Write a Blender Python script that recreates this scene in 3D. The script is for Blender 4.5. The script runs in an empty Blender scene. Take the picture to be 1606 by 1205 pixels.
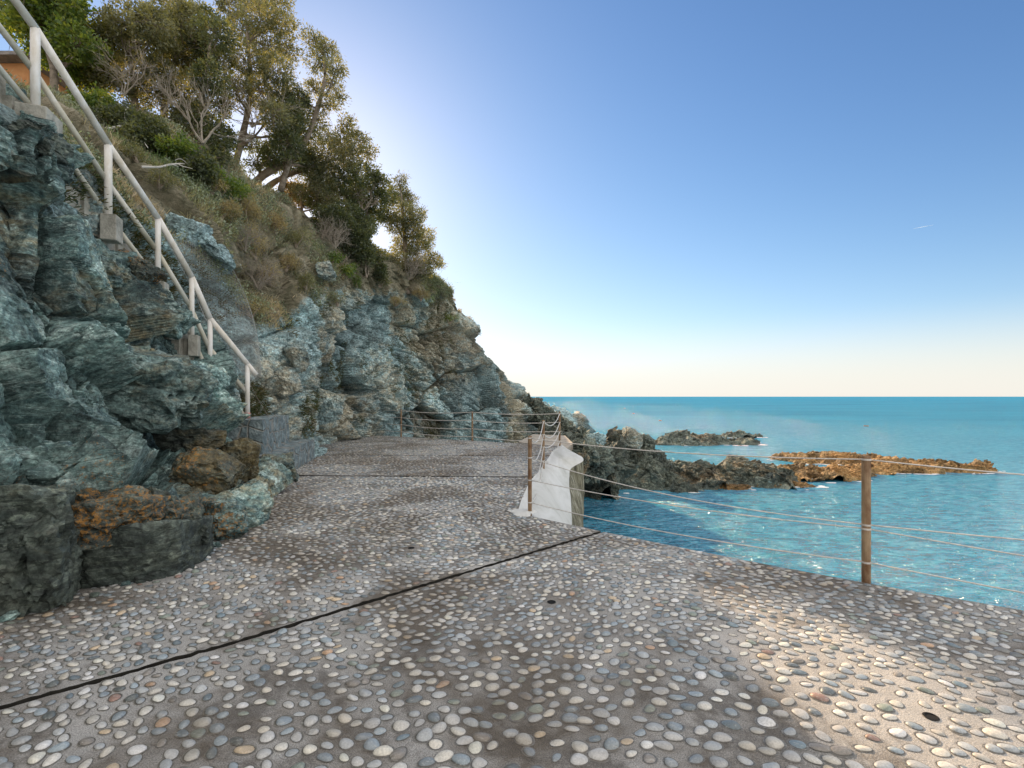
import bpy, math, random
import numpy as np
from mathutils import Vector, Matrix

# ------------------------------------------------------------------ camera, sky, sun
scene = bpy.context.scene
R = math.radians
F, CX, HY, CH = 758.0, 803.0, 622.0, 1.5        # focal length (px of the photo), centre, horizon row, eye height

cam_d = bpy.data.cameras.new('camera'); cam = bpy.data.objects.new('camera', cam_d)
scene.collection.objects.link(cam); scene.camera = cam
cam.location = (0, 0, CH); cam.rotation_euler = (R(90), 0, 0)
cam_d.sensor_width = 36; cam_d.lens = F/1606*36; cam_d.shift_y = 0.0121
cam_d.clip_start = 0.05; cam_d.clip_end = 60000

SUN_EL, SUN_AZ = R(23.5), R(-23.0)               # azimuth from +Y towards +X
sdir = Vector((math.sin(SUN_AZ)*math.cos(SUN_EL), math.cos(SUN_AZ)*math.cos(SUN_EL), math.sin(SUN_EL)))
world = bpy.data.worlds.new('World'); scene.world = world; world.use_nodes = True
wt = world.node_tree; bg = wt.nodes['Background']
sky = wt.nodes.new('ShaderNodeTexSky'); sky.sky_type = 'NISHITA'; sky.sun_disc = False
sky.sun_elevation = SUN_EL; sky.sun_rotation = SUN_AZ
sky.air_density = 1.0; sky.dust_density = 0.25; sky.ozone_density = 3.0
# soft shoulder on the sky's own radiance: c / (1 + k c), so the glow round the sun does not swamp the rest of the dome
def vm(op, a, b):
    n_ = wt.nodes.new('ShaderNodeVectorMath'); n_.operation = op
    for v_, i_ in ((a, 0), (b, 1)):
        if isinstance(v_, tuple): n_.inputs[i_].default_value = v_
        else: wt.links.new(v_, n_.inputs[i_])
    return n_.outputs[0]
KS = 0.10
sc_ = vm('MULTIPLY', sky.outputs[0], (1.5, 1.5, 1.5))
comp = vm('DIVIDE', sc_, vm('ADD', vm('MULTIPLY', sc_, (KS, KS, KS)), (1, 1, 1)))
hs_ = wt.nodes.new('ShaderNodeHueSaturation'); hs_.inputs['Saturation'].default_value = 1.05
wt.links.new(comp, hs_.inputs['Color'])
K2 = .26
pw_ = vm('POWER', vm('MULTIPLY', hs_.outputs[0], (.218, .218, .218)), (1.5, 1.5, 1.5))
skyc0 = vm('MULTIPLY', pw_, (.91/K2, .88/K2, .91/K2))
tc = wt.nodes.new('ShaderNodeTexCoord')
sx_ = wt.nodes.new('ShaderNodeSeparateXYZ'); wt.links.new(tc.outputs['Generated'], sx_.inputs[0])
hz_ = wt.nodes.new('ShaderNodeMapRange'); hz_.interpolation_type = 'SMOOTHSTEP'; wt.links.new(sx_.outputs[2], hz_.inputs[0])
for k_, v_ in (('From Min', 0.0), ('From Max', .16), ('To Min', .85), ('To Max', 0)): hz_.inputs[k_].default_value = v_
hm_ = wt.nodes.new('ShaderNodeMix'); hm_.data_type = 'RGBA'; wt.links.new(hz_.outputs[0], hm_.inputs[0]); wt.links.new(skyc0, hm_.inputs[6])
hm_.inputs[7].default_value = (.93/K2, .905/K2, .85/K2, 1)       # pale sea haze along the horizon
skyc = hm_.outputs[2]
# added bright veil in the unseen sky overhead and behind camera, filling the shade
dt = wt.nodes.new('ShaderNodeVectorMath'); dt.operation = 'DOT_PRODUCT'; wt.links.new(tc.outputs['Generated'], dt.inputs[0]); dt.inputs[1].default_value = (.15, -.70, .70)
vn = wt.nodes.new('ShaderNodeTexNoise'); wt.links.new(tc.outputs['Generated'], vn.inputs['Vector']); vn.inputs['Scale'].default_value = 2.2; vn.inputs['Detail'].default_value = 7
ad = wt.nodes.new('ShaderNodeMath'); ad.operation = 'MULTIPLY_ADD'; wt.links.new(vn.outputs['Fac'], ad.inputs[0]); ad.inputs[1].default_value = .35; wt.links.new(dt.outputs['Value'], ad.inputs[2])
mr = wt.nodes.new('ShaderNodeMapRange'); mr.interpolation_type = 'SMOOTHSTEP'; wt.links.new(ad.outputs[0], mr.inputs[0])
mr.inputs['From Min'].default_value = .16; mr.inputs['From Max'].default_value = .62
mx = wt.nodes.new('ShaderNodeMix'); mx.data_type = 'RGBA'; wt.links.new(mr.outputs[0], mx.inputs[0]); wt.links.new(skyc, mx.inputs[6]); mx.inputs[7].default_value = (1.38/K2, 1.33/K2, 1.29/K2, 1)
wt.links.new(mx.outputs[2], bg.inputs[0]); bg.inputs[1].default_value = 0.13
sl = bpy.data.lights.new('sun', 'SUN'); sl.energy = 4.2; sl.angle = R(0.6); sl.color = (1.0, .71, .43)
sun = bpy.data.objects.new('sun', sl); scene.collection.objects.link(sun)
sun.rotation_euler = (-sdir).to_track_quat('-Z', 'Y').to_euler()
scene.view_settings.view_transform = 'Standard'; scene.view_settings.look = 'None'
scene.view_settings.gamma = 1; scene.view_settings.exposure = 1.0
scene.cycles.max_bounces = 6; scene.cycles.transparent_max_bounces = 8
SEA = -2.5
rng = np.random.default_rng(7)

def P(px, py, Y):
    """a point of the place: Y metres ahead of the eye, seen at this place of the photo"""
    return np.array([(px-CX)/F*Y, Y, CH-(py-HY)/F*Y])
def G(px, py):
    return P(px, py, F*CH/(py-HY))

# ------------------------------------------------------------------ numpy noise
def _h(ix, iy, iz, seed):
    n = (ix.astype(np.int64)*374761393 + iy.astype(np.int64)*668265263 + iz.astype(np.int64)*2147483647 + seed*974711) & 0xffffffff
    n = ((n ^ (n >> 13))*1274126177) & 0xffffffff
    n = ((n ^ (n >> 16))*2246822519) & 0xffffffff
    n = n ^ (n >> 15)
    return (n & 0xffffff)/float(0x1000000)
def vnoise(p, seed=0):
    f = np.floor(p); t = p-f; t = t*t*t*(t*(t*6-15)+10); i = f.astype(np.int64)
    r = 0
    for dx in (0, 1):
        wx = t[:, 0] if dx else 1-t[:, 0]
        for dy in (0, 1):
            wy = t[:, 1] if dy else 1-t[:, 1]
            for dz in (0, 1):
                wz = t[:, 2] if dz else 1-t[:, 2]
                r = r + wx*wy*wz*_h(i[:, 0]+dx, i[:, 1]+dy, i[:, 2]+dz, seed)
    return r*2-1
def fbm(p, octs=4, seed=0, gain=.5):
    a, s, r = 1.0, 1.0, 0
    for o in range(octs):
        r = r + a*vnoise(p*s+o*17.3, seed+o*7); a *= gain; s *= 2.03
    return r
def ridged(p, octs=4, seed=0):
    a, s, r = 1.0, 1.0, 0
    for o in range(octs):
        r = r + a*(1-2*np.abs(vnoise(p*s+o*11.7, seed+o*5))); a *= .5; s *= 2.1
    return r
def facet(p, seed=0, tilt=.55, cheb=False, crack=.10):
    """blocky fracture relief: each cell a tilted plane; also the distance to the crack between cells"""
    f = np.floor(p).astype(np.int64)
    best = np.full(len(p), 9e9); sec = np.full(len(p), 9e9)
    bc = np.zeros((len(p), 3)); bi = np.zeros((len(p), 3), dtype=np.int64)
    for dx in (-1, 0, 1):
        for dy in (-1, 0, 1):
            for dz in (-1, 0, 1):
                c = f+np.array([dx, dy, dz])
                ctr = c+np.stack([_h(c[:, 0], c[:, 1], c[:, 2], seed+k) for k in (1, 2, 3)], 1)
                d = (np.abs(ctr-p)*np.array([1, 1.15, .9])).max(1)**2 if cheb else ((ctr-p)**2).sum(1)
                m = d < best
                sec = np.where(m, best, np.minimum(sec, d))
                best = np.where(m, d, best)
                bc[m] = ctr[m]; bi[m] = c[m]
    off = _h(bi[:, 0], bi[:, 1], bi[:, 2], seed+9)*2-1
    tv = np.stack([_h(bi[:, 0], bi[:, 1], bi[:, 2], seed+k)*2-1 for k in (11, 12, 13)], 1)
    edge = np.sqrt(sec)-np.sqrt(best)
    h = off*.5+tilt*(tv*(p-bc)).sum(1)*1.6
    h -= .55*np.clip(1-edge/crack, 0, 1)
    return h
BED = np.array(Matrix.Rotation(R(-33), 3, 'Y') @ Matrix.Rotation(R(16), 3, 'X'))   # bedding dips away to the right
def block_relief(p, size=1.0, seed=0):
    """massive jointed rock: big tilted slabs, rectangular joint blocks, splintery detail"""
    q = (p @ BED.T)/size
    q = q+np.stack([fbm(q*.7, 3, seed+40+k, .4) for k in range(3)], 1)*.10
    big = facet(q*.62+3, seed, .8, crack=.05)*.62
    mid = facet(q*np.array([1.3, 1.3, 2.1])+5, seed+20, .6, True, .07)*.20
    sm = facet(q*np.array([3.2, 3.2, 5.5])+9, seed+50, .6, True, .10)*.075
    ti = facet(q*np.array([8, 8, 17.]), seed+70, .6, True, .12)*.026
    m = np.clip(.55+1.4*vnoise(q*.8, seed+5), .15, 1.1)
    h = big+(mid+sm)*m+ti*np.clip(.7+vnoise(q*1.3, seed+8), .2, 1.3)
    h += fbm(q*2.3, 6, seed+60, .55)*.05
    return h*size
def block_tone(p, size=1.0, seed=0):
    """each joint block has its own shade of stone"""
    q = (p @ BED.T)/size
    q = q+np.stack([fbm(q*.7, 3, seed+40+k, .4) for k in range(3)], 1)*.10
    a = facet(q*.62+3, seed, 0, crack=1e-6)
    b = facet(q*np.array([1.3, 1.3, 2.1])+5, seed+20, 0, True, 1e-6)
    c = facet(q*np.array([3.2, 3.2, 5.5])+9, seed+50, 0, True, 1e-6)
    return np.clip(1.0+.8*a+.75*b+.55*c, .38, 1.9)
def rock_relief(p, amp=1.0, size=1.0, seed=0, flat=2.2):
    q = p @ BED.T
    q = q+np.stack([fbm(p*.9/size, 3, seed+40+k) for k in range(3)], 1)*.13*size
    q = q*np.array([1, 1, flat])/size
    h = facet(q*.75, seed)*.42
    h += facet(q*1.9+5, seed+20)*.20
    h += facet(q*4.6+9, seed+50)*.085
    lay = q[:, 2]*2.6+fbm(p/size, 2, seed+3)*.5
    h += (np.abs((lay % 1)-.5)-.25)*.11*np.clip(.2+1.3*vnoise(p*.8/size, seed+4), 0, 1)
    h += fbm(p*3.2/size, 5, seed+60)*.075
    return h*amp*size

# ------------------------------------------------------------------ mesh helpers
def mesh_np(name, verts, faces, mats, attrs=None, smooth=False, parent=None, matidx=None, loc=None, mod=None):
    """faces: list of (n,k) int arrays"""
    verts = np.asarray(verts, dtype=np.float64)
    if loc is not None: verts = verts-np.array(loc)
    me = bpy.data.meshes.new(name)
    faces = [np.asarray(f, dtype=np.int32) for f in (faces if isinstance(faces, list) else [faces]) if len(f)]
    nl = sum(f.size for f in faces); nf = sum(len(f) for f in faces)
    me.vertices.add(len(verts)); me.vertices.foreach_set('co', verts.astype(np.float32).ravel())
    me.loops.add(nl); me.loops.foreach_set('vertex_index', np.concatenate([f.ravel() for f in faces]))
    me.polygons.add(nf)
    tot = np.concatenate([np.full(len(f), f.shape[1], dtype=np.int32) for f in faces])
    st = np.concatenate([[0], np.cumsum(tot)[:-1]]).astype(np.int32)
    me.polygons.foreach_set('loop_start', st); me.polygons.foreach_set('loop_total', tot)
    for m in (mats if isinstance(mats, (list, tuple)) else [mats]): me.materials.append(m)
    if matidx is not None: me.polygons.foreach_set('material_index', np.asarray(matidx, dtype=np.int32))
    me.update(calc_edges=True)
    me.polygons.foreach_set('use_smooth', np.full(nf, bool(smooth)))
    for k, v in (attrs or {}).items():
        v = np.asarray(v, dtype=np.float32)
        if v.ndim == 1:
            a = me.attributes.new(k, 'FLOAT', 'POINT'); a.data.foreach_set('value', v)
        else:
            a = me.attributes.new(k, 'FLOAT_COLOR', 'POINT')
            a.data.foreach_set('color', np.concatenate([v, np.ones((len(v), 1), np.float32)], 1).ravel())
    o = bpy.data.objects.new(name, me); scene.collection.objects.link(o)
    if loc is not None: o.location = loc
    if parent is not None:
        o.parent = parent; o.location = Vector(loc or (0, 0, 0))-parent.location
    return o
def tag(o, label=None, cat=None, group=None, kind=None):
    for k, v in (('label', label), ('category', cat), ('group', group), ('kind', kind)):
        if v: o[k] = v
    return o
def empty(name, loc, label, cat, group=None):
    o = bpy.data.objects.new(name, None); scene.collection.objects.link(o)
    o.location = Vector(loc); o.empty_display_size = .2
    return tag(o, label, cat, group)

class MB:
    """collects shapes into one mesh, in world coordinates"""
    def __init__(s): s.v = []; s.q = []; s.t = []; s.n = 0; s.c = []
    def add(s, v, q=None, t=None, c=None):
        v = np.asarray(v, float)
        if q is not None and len(q): s.q.append(np.asarray(q)+s.n)
        if t is not None and len(t): s.t.append(np.asarray(t)+s.n)
        s.v.append(v); s.n += len(v)
        s.c.append(np.tile(c, (len(v), 1)) if (c is not None and np.ndim(c) == 1) else (c if c is not None else np.full((len(v), 3), .5)))
    def tube(s, pts, rad, n=8, cap=True, c=None):
        pts = np.asarray(pts, float); rad = np.broadcast_to(rad, (len(pts),)).astype(float)
        tan = np.gradient(pts, axis=0); tan /= np.linalg.norm(tan, axis=1)[:, None]+1e-9
        ref = np.array([0, 0, 1.0]) if abs(tan[0][2]) < .9 else np.array([1.0, 0, 0])
        a = np.cross(tan, ref); a /= np.linalg.norm(a, axis=1)[:, None]+1e-9
        b = np.cross(tan, a)
        th = np.arange(n)/n*2*np.pi
        v = pts[:, None]+rad[:, None, None]*(np.cos(th)[None, :, None]*a[:, None]+np.sin(th)[None, :, None]*b[:, None])
        m = len(pts); i = np.arange((m-1)*n); r_, k = i//n, i % n; k2 = (k+1) % n
        q = np.stack([r_*n+k, r_*n+k2, (r_+1)*n+k2, (r_+1)*n+k], 1)
        v = v.reshape(-1, 3); t = []
        if cap:
            v = np.concatenate([v, pts[:1], pts[-1:]]); A, B = m*n, m*n+1
            t = [[A, (j+1) % n, j] for j in range(n)]+[[B, (m-1)*n+j, (m-1)*n+(j+1) % n] for j in range(n)]
        s.add(v, q, t, c)
    def box(s, c0, size, rz=0, tilt=0, c=None):
        x, y, z = np.array(size)/2
        v = np.array([[-x, -y, -z], [x, -y, -z], [x, y, -z], [-x, y, -z], [-x, -y, z], [x, -y, z], [x, y, z], [-x, y, z]])
        M = np.array(Matrix.Rotation(rz, 3, 'Z') @ Matrix.Rotation(tilt, 3, 'X'))
        s.add(v @ M.T+np.array(c0), [[0, 3, 2, 1], [4, 5, 6, 7], [0, 1, 5, 4], [1, 2, 6, 5], [2, 3, 7, 6], [3, 0, 4, 7]], None, c)
    def leaves(s, pts, dirs, length, width, c):
        """folded leaf = two triangles-pairs (quad) with random roll"""
        n = len(pts)
        if not n: return
        d = dirs/(np.linalg.norm(dirs, axis=1)[:, None]+1e-9)
        r = rng.normal(size=(n, 3)); w = np.cross(d, r); w /= np.linalg.norm(w, axis=1)[:, None]+1e-9
        L = (length*rng.uniform(.6, 1.3, n))[:, None]; W = (width*rng.uniform(.6, 1.3, n))[:, None]
        v = np.stack([pts, pts+d*L*.5+w*W*.5, pts+d*L, pts+d*L*.5-w*W*.5], 1).reshape(-1, 3)
        s.add(v, np.arange(4*n).reshape(n, 4), None, np.repeat(c, 4, 0))
    def build(s, name, mat, parent=None, loc=None, smooth=False, col=False):
        v = np.concatenate(s.v); fs = []
        if s.q: fs.append(np.concatenate(s.q))
        if s.t: fs.append(np.concatenate(s.t))
        if loc is None: loc = tuple(parent.location) if parent is not None else (0, 0, 0)
        return mesh_np(name, v, fs, mat, {'col': np.concatenate(s.c)} if col else None, smooth, parent, None, loc)

def catmull(C, n, axis):
    C = np.moveaxis(np.asarray(C, float), axis, 0); m = len(C)
    Cp = np.concatenate([2*C[:1]-C[1:2], C, 2*C[-1:]-C[-2:-1]])
    u = np.linspace(0, m-1, n); i = np.minimum(u.astype(int), m-2); t = (u-i).reshape((-1,)+(1,)*(C.ndim-1))
    a, b, c, d = Cp[i], Cp[i+1], Cp[i+2], Cp[i+3]
    r = .5*((2*b)+(c-a)*t+(2*a-5*b+4*c-d)*t*t+(3*b-a-3*c+d)*t**3)
    return np.moveaxis(r, 0, axis)
def grid_faces(nu, nv):
    i = np.arange((nu-1)*(nv-1)); r_, k = i//(nv-1), i % (nv-1)
    a = r_*nv+k
    return np.stack([a, a+nv, a+nv+1, a+1], 1)
def grid_normals(S):
    du = np.gradient(S, axis=0); dv = np.gradient(S, axis=1)
    n = np.cross(du, dv); return n/(np.linalg.norm(n, axis=2)[..., None]+1e-9)

# ------------------------------------------------------------------ materials
def newmat(name):
    m = bpy.data.materials.new(name); m.use_nodes = True
    nt = m.node_tree; bs = nt.nodes['Principled BSDF']
    return m, nt, bs
class N:
    def __init__(s, nt): s.nt = nt; s.l = nt.links.new
    def node(s, t, **k):
        n = s.nt.nodes.new(t)
        for a, v in k.items(): setattr(n, a, v)
        return n
    def pos(s): return s.node('ShaderNodeNewGeometry').outputs['Position']
    def attr(s, name): return s.node('ShaderNodeAttribute', attribute_name=name).outputs['Color']
    def noise(s, vec, scale, detail=5, rough=.55, dist=0):
        n = s.node('ShaderNodeTexNoise'); s.l(vec, n.inputs['Vector'])
        n.inputs['Scale'].default_value = scale; n.inputs['Detail'].default_value = detail
        n.inputs['Roughness'].default_value = rough; n.inputs['Distortion'].default_value = dist
        return n.outputs['Fac']
    def voro(s, vec, scale, feature='F1', rnd=1):
        n = s.node('ShaderNodeTexVoronoi', feature=feature); s.l(vec, n.inputs['Vector'])
        n.inputs['Scale'].default_value = scale; n.inputs['Randomness'].default_value = rnd
        return n
    def ramp(s, fac, stops, interp='LINEAR'):
        n = s.node('ShaderNodeValToRGB'); n.color_ramp.interpolation = interp
        e = n.color_ramp.elements
        while len(e) < len(stops): e.new(.5)
        for k, (p, c) in enumerate(stops):
            e[k].position = p; c = (c, c, c) if isinstance(c, (int, float)) else c
            e[k].color = (*c, 1)
        s.l(fac, n.inputs[0]); return n.outputs[0]
    def mix(s, fac, a, b, mode='MIX'):
        n = s.node('ShaderNodeMix', data_type='RGBA', blend_type=mode)
        for v, i in ((fac, 0), (a, 6), (b, 7)):
            if isinstance(v, (int, float)): n.inputs[i].default_value = v
            elif isinstance(v, tuple): n.inputs[i].default_value = (*v, 1)
            else: s.l(v, n.inputs[i])
        return n.outputs[2]
    def math(s, op, a, b=0, clamp=False):
        n = s.node('ShaderNodeMath', operation=op, use_clamp=clamp)
        for v, i in ((a, 0), (b, 1)):
            if isinstance(v, (int, float)): n.inputs[i].default_value = v
            else: s.l(v, n.inputs[i])
        return n.outputs[0]
    def mapr(s, vec, scale=(1, 1, 1), rot=(0, 0, 0)):
        n = s.node('ShaderNodeMapping'); s.l(vec, n.inputs[0])
        n.inputs['Scale'].default_value = scale; n.inputs['Rotation'].default_value = rot
        return n.outputs[0]
    def bump(s, h, strength, dist, normal=None):
        n = s.node('ShaderNodeBump'); s.l(h, n.inputs['Height'])
        n.inputs['Strength'].default_value = strength; n.inputs['Distance'].default_value = dist
        if normal is not None: s.l(normal, n.inputs['Normal'])
        return n.outputs[0]

def rock_mat(name, cols, ochre=(.16, .105, .045), ochre_lo=.5, lichen=False, lich_lo=.62, bumpd=.05, spec=.4, veg=False, stain=None, light=(.30, .40, .40), light_lo=.60):
    m, nt, bs = newmat(name); n = N(nt); p = n.pos()
    pb = n.mapr(p, (1, 1, 1.9), (R(16), R(-33), 0))
    a = n.noise(pb, .9, 7, .65, .2); b = n.noise(pb, 3.8, 8, .74, .1); c = n.noise(p, 19, 7, .75); d = n.noise(p, .38, 4, .6)
    base = n.ramp(n.math('ADD', n.math('MULTIPLY', a, .5), n.math('MULTIPLY', b, .5)),
                  [(.36, cols[0]), (.46, cols[1]), (.55, cols[2]), (.66, cols[3])])
    base = n.mix(n.ramp(n.math('ADD', n.math('MULTIPLY', d, .6), n.math('MULTIPLY', b, .4)), [(ochre_lo, 0), (ochre_lo+.08, .85)]), base, ochre)
    base = n.mix(n.ramp(n.noise(pb, 2.1, 9, .78, .3), [(light_lo-.02, 0), (light_lo+.06, .85)]), base, light)
    vein = n.ramp(n.noise(n.mapr(p, (1, 1, 6), (R(20), R(-40), 0)), 1.3, 6, .6, 1.2), [(.485, 0), (.5, .55), (.515, 0)])
    base = n.mix(vein, base, light)
    base = n.mix(1.0, base, n.ramp(c, [(.32, .22), (.48, .9), (.62, 1.7), (.75, 2.6)]), 'MULTIPLY')
    tn = n.node('ShaderNodeAttribute', attribute_name='tone').outputs['Fac']
    base = n.mix(1.0, base, n.ramp(n.math('DIVIDE', tn, 2.0), [(0, 0.0), (1, 2.0)]), 'MULTIPLY')
    if veg:
        va = n.node('ShaderNodeAttribute', attribute_name='veg').outputs['Fac']
        soil = n.ramp(n.noise(p, 2.2, 8, .75), [(.3, (.07, .075, .045)), (.45, (.18, .17, .11)), (.56, (.29, .26, .18)), (.68, (.42, .37, .27))])
        f = n.ramp(n.math('ADD', va, n.math('MULTIPLY', n.math('SUBTRACT', n.noise(p, 1.6, 7, .7), .5), 1.5)), [(.4, 0), (.58, 1)])
        base = n.mix(f, base, soil)
    if lichen:
        la = n.node('ShaderNodeAttribute', attribute_name='lich').outputs['Fac']
        sp = n.ramp(n.math('ADD', n.noise(p, 24, 8, .84), n.math('MULTIPLY', la, .115)), [(lich_lo, 0), (lich_lo+.05, .85)])
        gate = n.math('MULTIPLY', sp, n.ramp(la, [(.1, 0), (.4, 1)]))
        base = n.mix(gate, base, (.36, .17, .03))
    n.l(base, bs.inputs['Base Color'])
    bs.inputs['Roughness'].default_value = .62; bs.inputs['Specular IOR Level'].default_value = spec
    cr = n.ramp(n.voro(n.mapr(n.mix(.12, p, n.node('ShaderNodeTexNoise').outputs['Color']), (1, 1, 2.4), (R(16), R(-33), 0)), 2.6, 'DISTANCE_TO_EDGE').outputs['Distance'], [(0, 0), (.035, 1)])
    h = n.math('ADD', n.mix(n.ramp(n.noise(p, .8, 3, .5), [(.42, 0), (.58, 1)]), n.noise(pb, 5, 10, .70, .2), n.noise(p, 7, 10, .74)), n.math('MULTIPLY', cr, .10))
    h = n.math('ADD', h, n.math('MULTIPLY', n.noise(p, 24, 6, .7), .32))
    n.l(n.bump(h, 1.0, bumpd), bs.inputs['Normal'])
    return m
TEAL = [(.014, .028, .030), (.062, .108, .106), (.155, .235, .220), (.36, .44, .41)]
M_out = rock_mat('outcrop_rock', TEAL, ochre=(.20, .155, .08), ochre_lo=.525, lichen=True, bumpd=.045, light=(.38, .48, .45), light_lo=.575)
M_cliff = rock_mat('cliff_rock', [(.06, .08, .08), (.18, .25, .25), (.33, .46, .48), (.54, .62, .60)], ochre=(.38, .33, .23), ochre_lo=.485, bumpd=.09, veg=True, light=(.40, .53, .54), light_lo=.57)
M_dark = rock_mat('dark_boulder_rock', [(.014, .020, .019), (.040, .052, .046), (.080, .098, .082), (.17, .185, .15)], ochre=(.10, .075, .03), ochre_lo=.50, lichen=True, bumpd=.025, light=(.17, .20, .16), light_lo=.64)
M_sea_rock = rock_mat('sea_rock', [(.03, .036, .03), (.09, .105, .085), (.17, .19, .15), (.30, .30, .23)], ochre=(.32, .23, .13), ochre_lo=.53, bumpd=.12, light=(.20, .28, .28), light_lo=.60)
M_reef = rock_mat('reef_rock', [(.06, .042, .022), (.19, .13, .06), (.33, .22, .10), (.48, .35, .20)], ochre=(.44, .26, .10), ochre_lo=.46, bumpd=.12, light=(.38, .30, .2), light_lo=.6)

def leaf_mat(name, trans=.35):
    m, nt, bs = newmat(name); n = N(nt)
    nt.nodes.remove(bs); out = nt.nodes['Material Output']
    c = n.attr('col')
    d = n.node('ShaderNodeBsdfDiffuse'); t = n.node('ShaderNodeBsdfTranslucent'); g = n.node('ShaderNodeBsdfGlossy')
    g.inputs['Roughness'].default_value = .45; g.inputs['Color'].default_value = (.5, .5, .5, 1)
    n.l(c, d.inputs['Color']); n.l(n.mix(1, c, (2.3, 1.9, .65), 'MULTIPLY'), t.inputs['Color'])
    a = n.node('ShaderNodeMixShader'); a.inputs[0].default_value = trans
    n.l(d.outputs[0], a.inputs[1]); n.l(t.outputs[0], a.inputs[2])
    b = n.node('ShaderNodeMixShader'); b.inputs[0].default_value = .06
    n.l(a.outputs[0], b.inputs[1]); n.l(g.outputs[0], b.inputs[2]); n.l(b.outputs[0], out.inputs[0])
    return m
M_leaf = leaf_mat('foliage', .48); M_grass = leaf_mat('dry_grass', .25)
def simple(name, col, rough=.7, metal=0, bumps=None, var=None, spec=.4):
    m, nt, bs = newmat(name); n = N(nt); p = n.pos()
    if var:
        f = n.noise(n.mapr(p, var[2] if len(var) > 2 else (1, 1, 1)), var[0], 6, .65)
        n.l(n.ramp(f, [(.35, col), (.65, var[1])]), bs.inputs['Base Color'])
    else: bs.inputs['Base Color'].default_value = (*col, 1)
    bs.inputs['Roughness'].default_value = rough; bs.inputs['Metallic'].default_value = metal
    bs.inputs['Specular IOR Level'].default_value = spec
    if bumps: n.l(n.bump(n.noise(p, bumps[0], 6, .65), bumps[1], bumps[2]), bs.inputs['Normal'])
    return m
M_bark = simple('bark', (.15, .12, .09), .9, bumps=(30, .8, .02), var=(7, (.36, .30, .24)))
M_twig = simple('dead_twig', (.20, .17, .13), .85, var=(9, (.34, .30, .25)))
M_paint = simple('peeling_white_paint', (.60, .55, .46), .55, bumps=(40, .25, .004), var=(7, (.82, .81, .79), (1, 1, .35)))
M_paint2 = simple('cream_painted_pipe', (.46, .42, .30), .5, bumps=(40, .25, .004), var=(4, (.68, .66, .60)))
M_rust = simple('rusty_post_metal', (.15, .075, .035), .75, .1, bumps=(60, .5, .004), var=(9, (.36, .26, .16), (1, 1, .5)))
M_galv = simple('galvanised_wire', (.50, .47, .44), .55, .1, var=(20, (.68, .65, .60)))
M_net = simple('netting_wire', (.42, .43, .42), .6, .1)
M_conc = simple('weathered_concrete', (.24, .235, .20), .9, bumps=(22, 1.0, .02), var=(6, (.50, .48, .42)))
M_pad = simple('pale_concrete', (.30, .26, .21), .9, bumps=(12, .8, .03), var=(3, (.46, .41, .34)))
M_hole = simple('drain_hole_dark', (.004, .004, .004), .9)
M_terracotta = simple('orange_render', (.50, .22, .09), .9, var=(2, (.62, .32, .14)))
M_roof = simple('roof_tiles', (.16, .15, .15), .8, bumps=(12, .8, .03), var=(4, (.30, .27, .25)))
M_glass = simple('window_glass', (.03, .04, .05), .15)
M_shut = simple('window_wood', (.16, .08, .04), .6)

# masonry (stone blocks set in mortar)
m, nt, bs = newmat('rubble_masonry'); n = N(nt); p = n.pos()
vv = n.voro(p, 3.4, 'F1'); ve = n.voro(p, 3.4, 'DISTANCE_TO_EDGE')
cc = n.ramp(n.noise(p, 6, 7, .7), [(.3, (.07, .09, .10)), (.5, (.17, .22, .23)), (.68, (.36, .42, .42))])
jm = n.ramp(ve.outputs['Distance'], [(.01, 0), (.06, 1)])
n.l(n.mix(jm, (.27, .26, .23), cc), bs.inputs['Base Color']); bs.inputs['Roughness'].default_value = .8
n.l(n.bump(n.math('ADD', n.math('MULTIPLY', jm, .5), n.noise(p, 9, 8, .7)), 1, .04), bs.inputs['Normal'])
M_mason = m

M_joint = simple('joint_filler', (.012, .011, .009), .9, bumps=(40, .6, .01), var=(9, (.03, .028, .022)))
# paving concrete
m, nt, bs = newmat('exposed_concrete'); n = N(nt); p = n.pos()
g1 = n.noise(p, 170, 3, .7); g2 = n.noise(p, .55, 6, .62, .6); g3 = n.noise(p, 3.2, 6, .65)
base = n.ramp(g3, [(.3, (.34, .33, .31)), (.7, (.50, .485, .46))])
base = n.mix(n.ramp(n.math('ADD', n.math('MULTIPLY', g2, .75), n.math('MULTIPLY', g3, .25)), [(.445, 0), (.55, .88)]), base, (.10, .078, .053))
base = n.mix(n.ramp(n.noise(p, 1.4, 8, .75, .4), [(.52, 0), (.60, .6)]), base, (.07, .058, .045))
base = n.mix(1, base, n.ramp(g1, [(.3, .4), (.7, 1.6)]), 'MULTIPLY')
n.l(base, bs.inputs['Base Color']); bs.inputs['Roughness'].default_value = .85
n.l(n.bump(n.math('ADD', n.math('MULTIPLY', g1, .35), n.noise(p, 12, 6, .7)), 1.0, .02), bs.inputs['Normal'])
M_pave = m
# pebbles
m, nt, bs = newmat('sea_pebbles'); n = N(nt); p = n.pos(); c = n.attr('col')
s1 = n.noise(p, 120, 4, .7); s2 = n.noise(n.mapr(p, (1, 3, 2), (0, 0, .6)), 34, 5, .7, .8)
c = n.mix(1, c, n.ramp(s1, [(.3, .72), (.7, 1.22)]), 'MULTIPLY')
c = n.mix(n.ramp(s2, [(.55, 0), (.62, .35)]), c, (.55, .55, .52))
gd = n.noise(p, .55, 6, .62, .6)
c = n.mix(n.ramp(gd, [(.47, 0), (.58, .5)]), c, (.15, .115, .075))
n.l(c, bs.inputs['Base Color']); bs.inputs['Roughness'].default_value = .42; bs.inputs['Specular IOR Level'].default_value = .5
n.l(n.bump(s1, .35, .003), bs.inputs['Normal'])
M_peb = m
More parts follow.
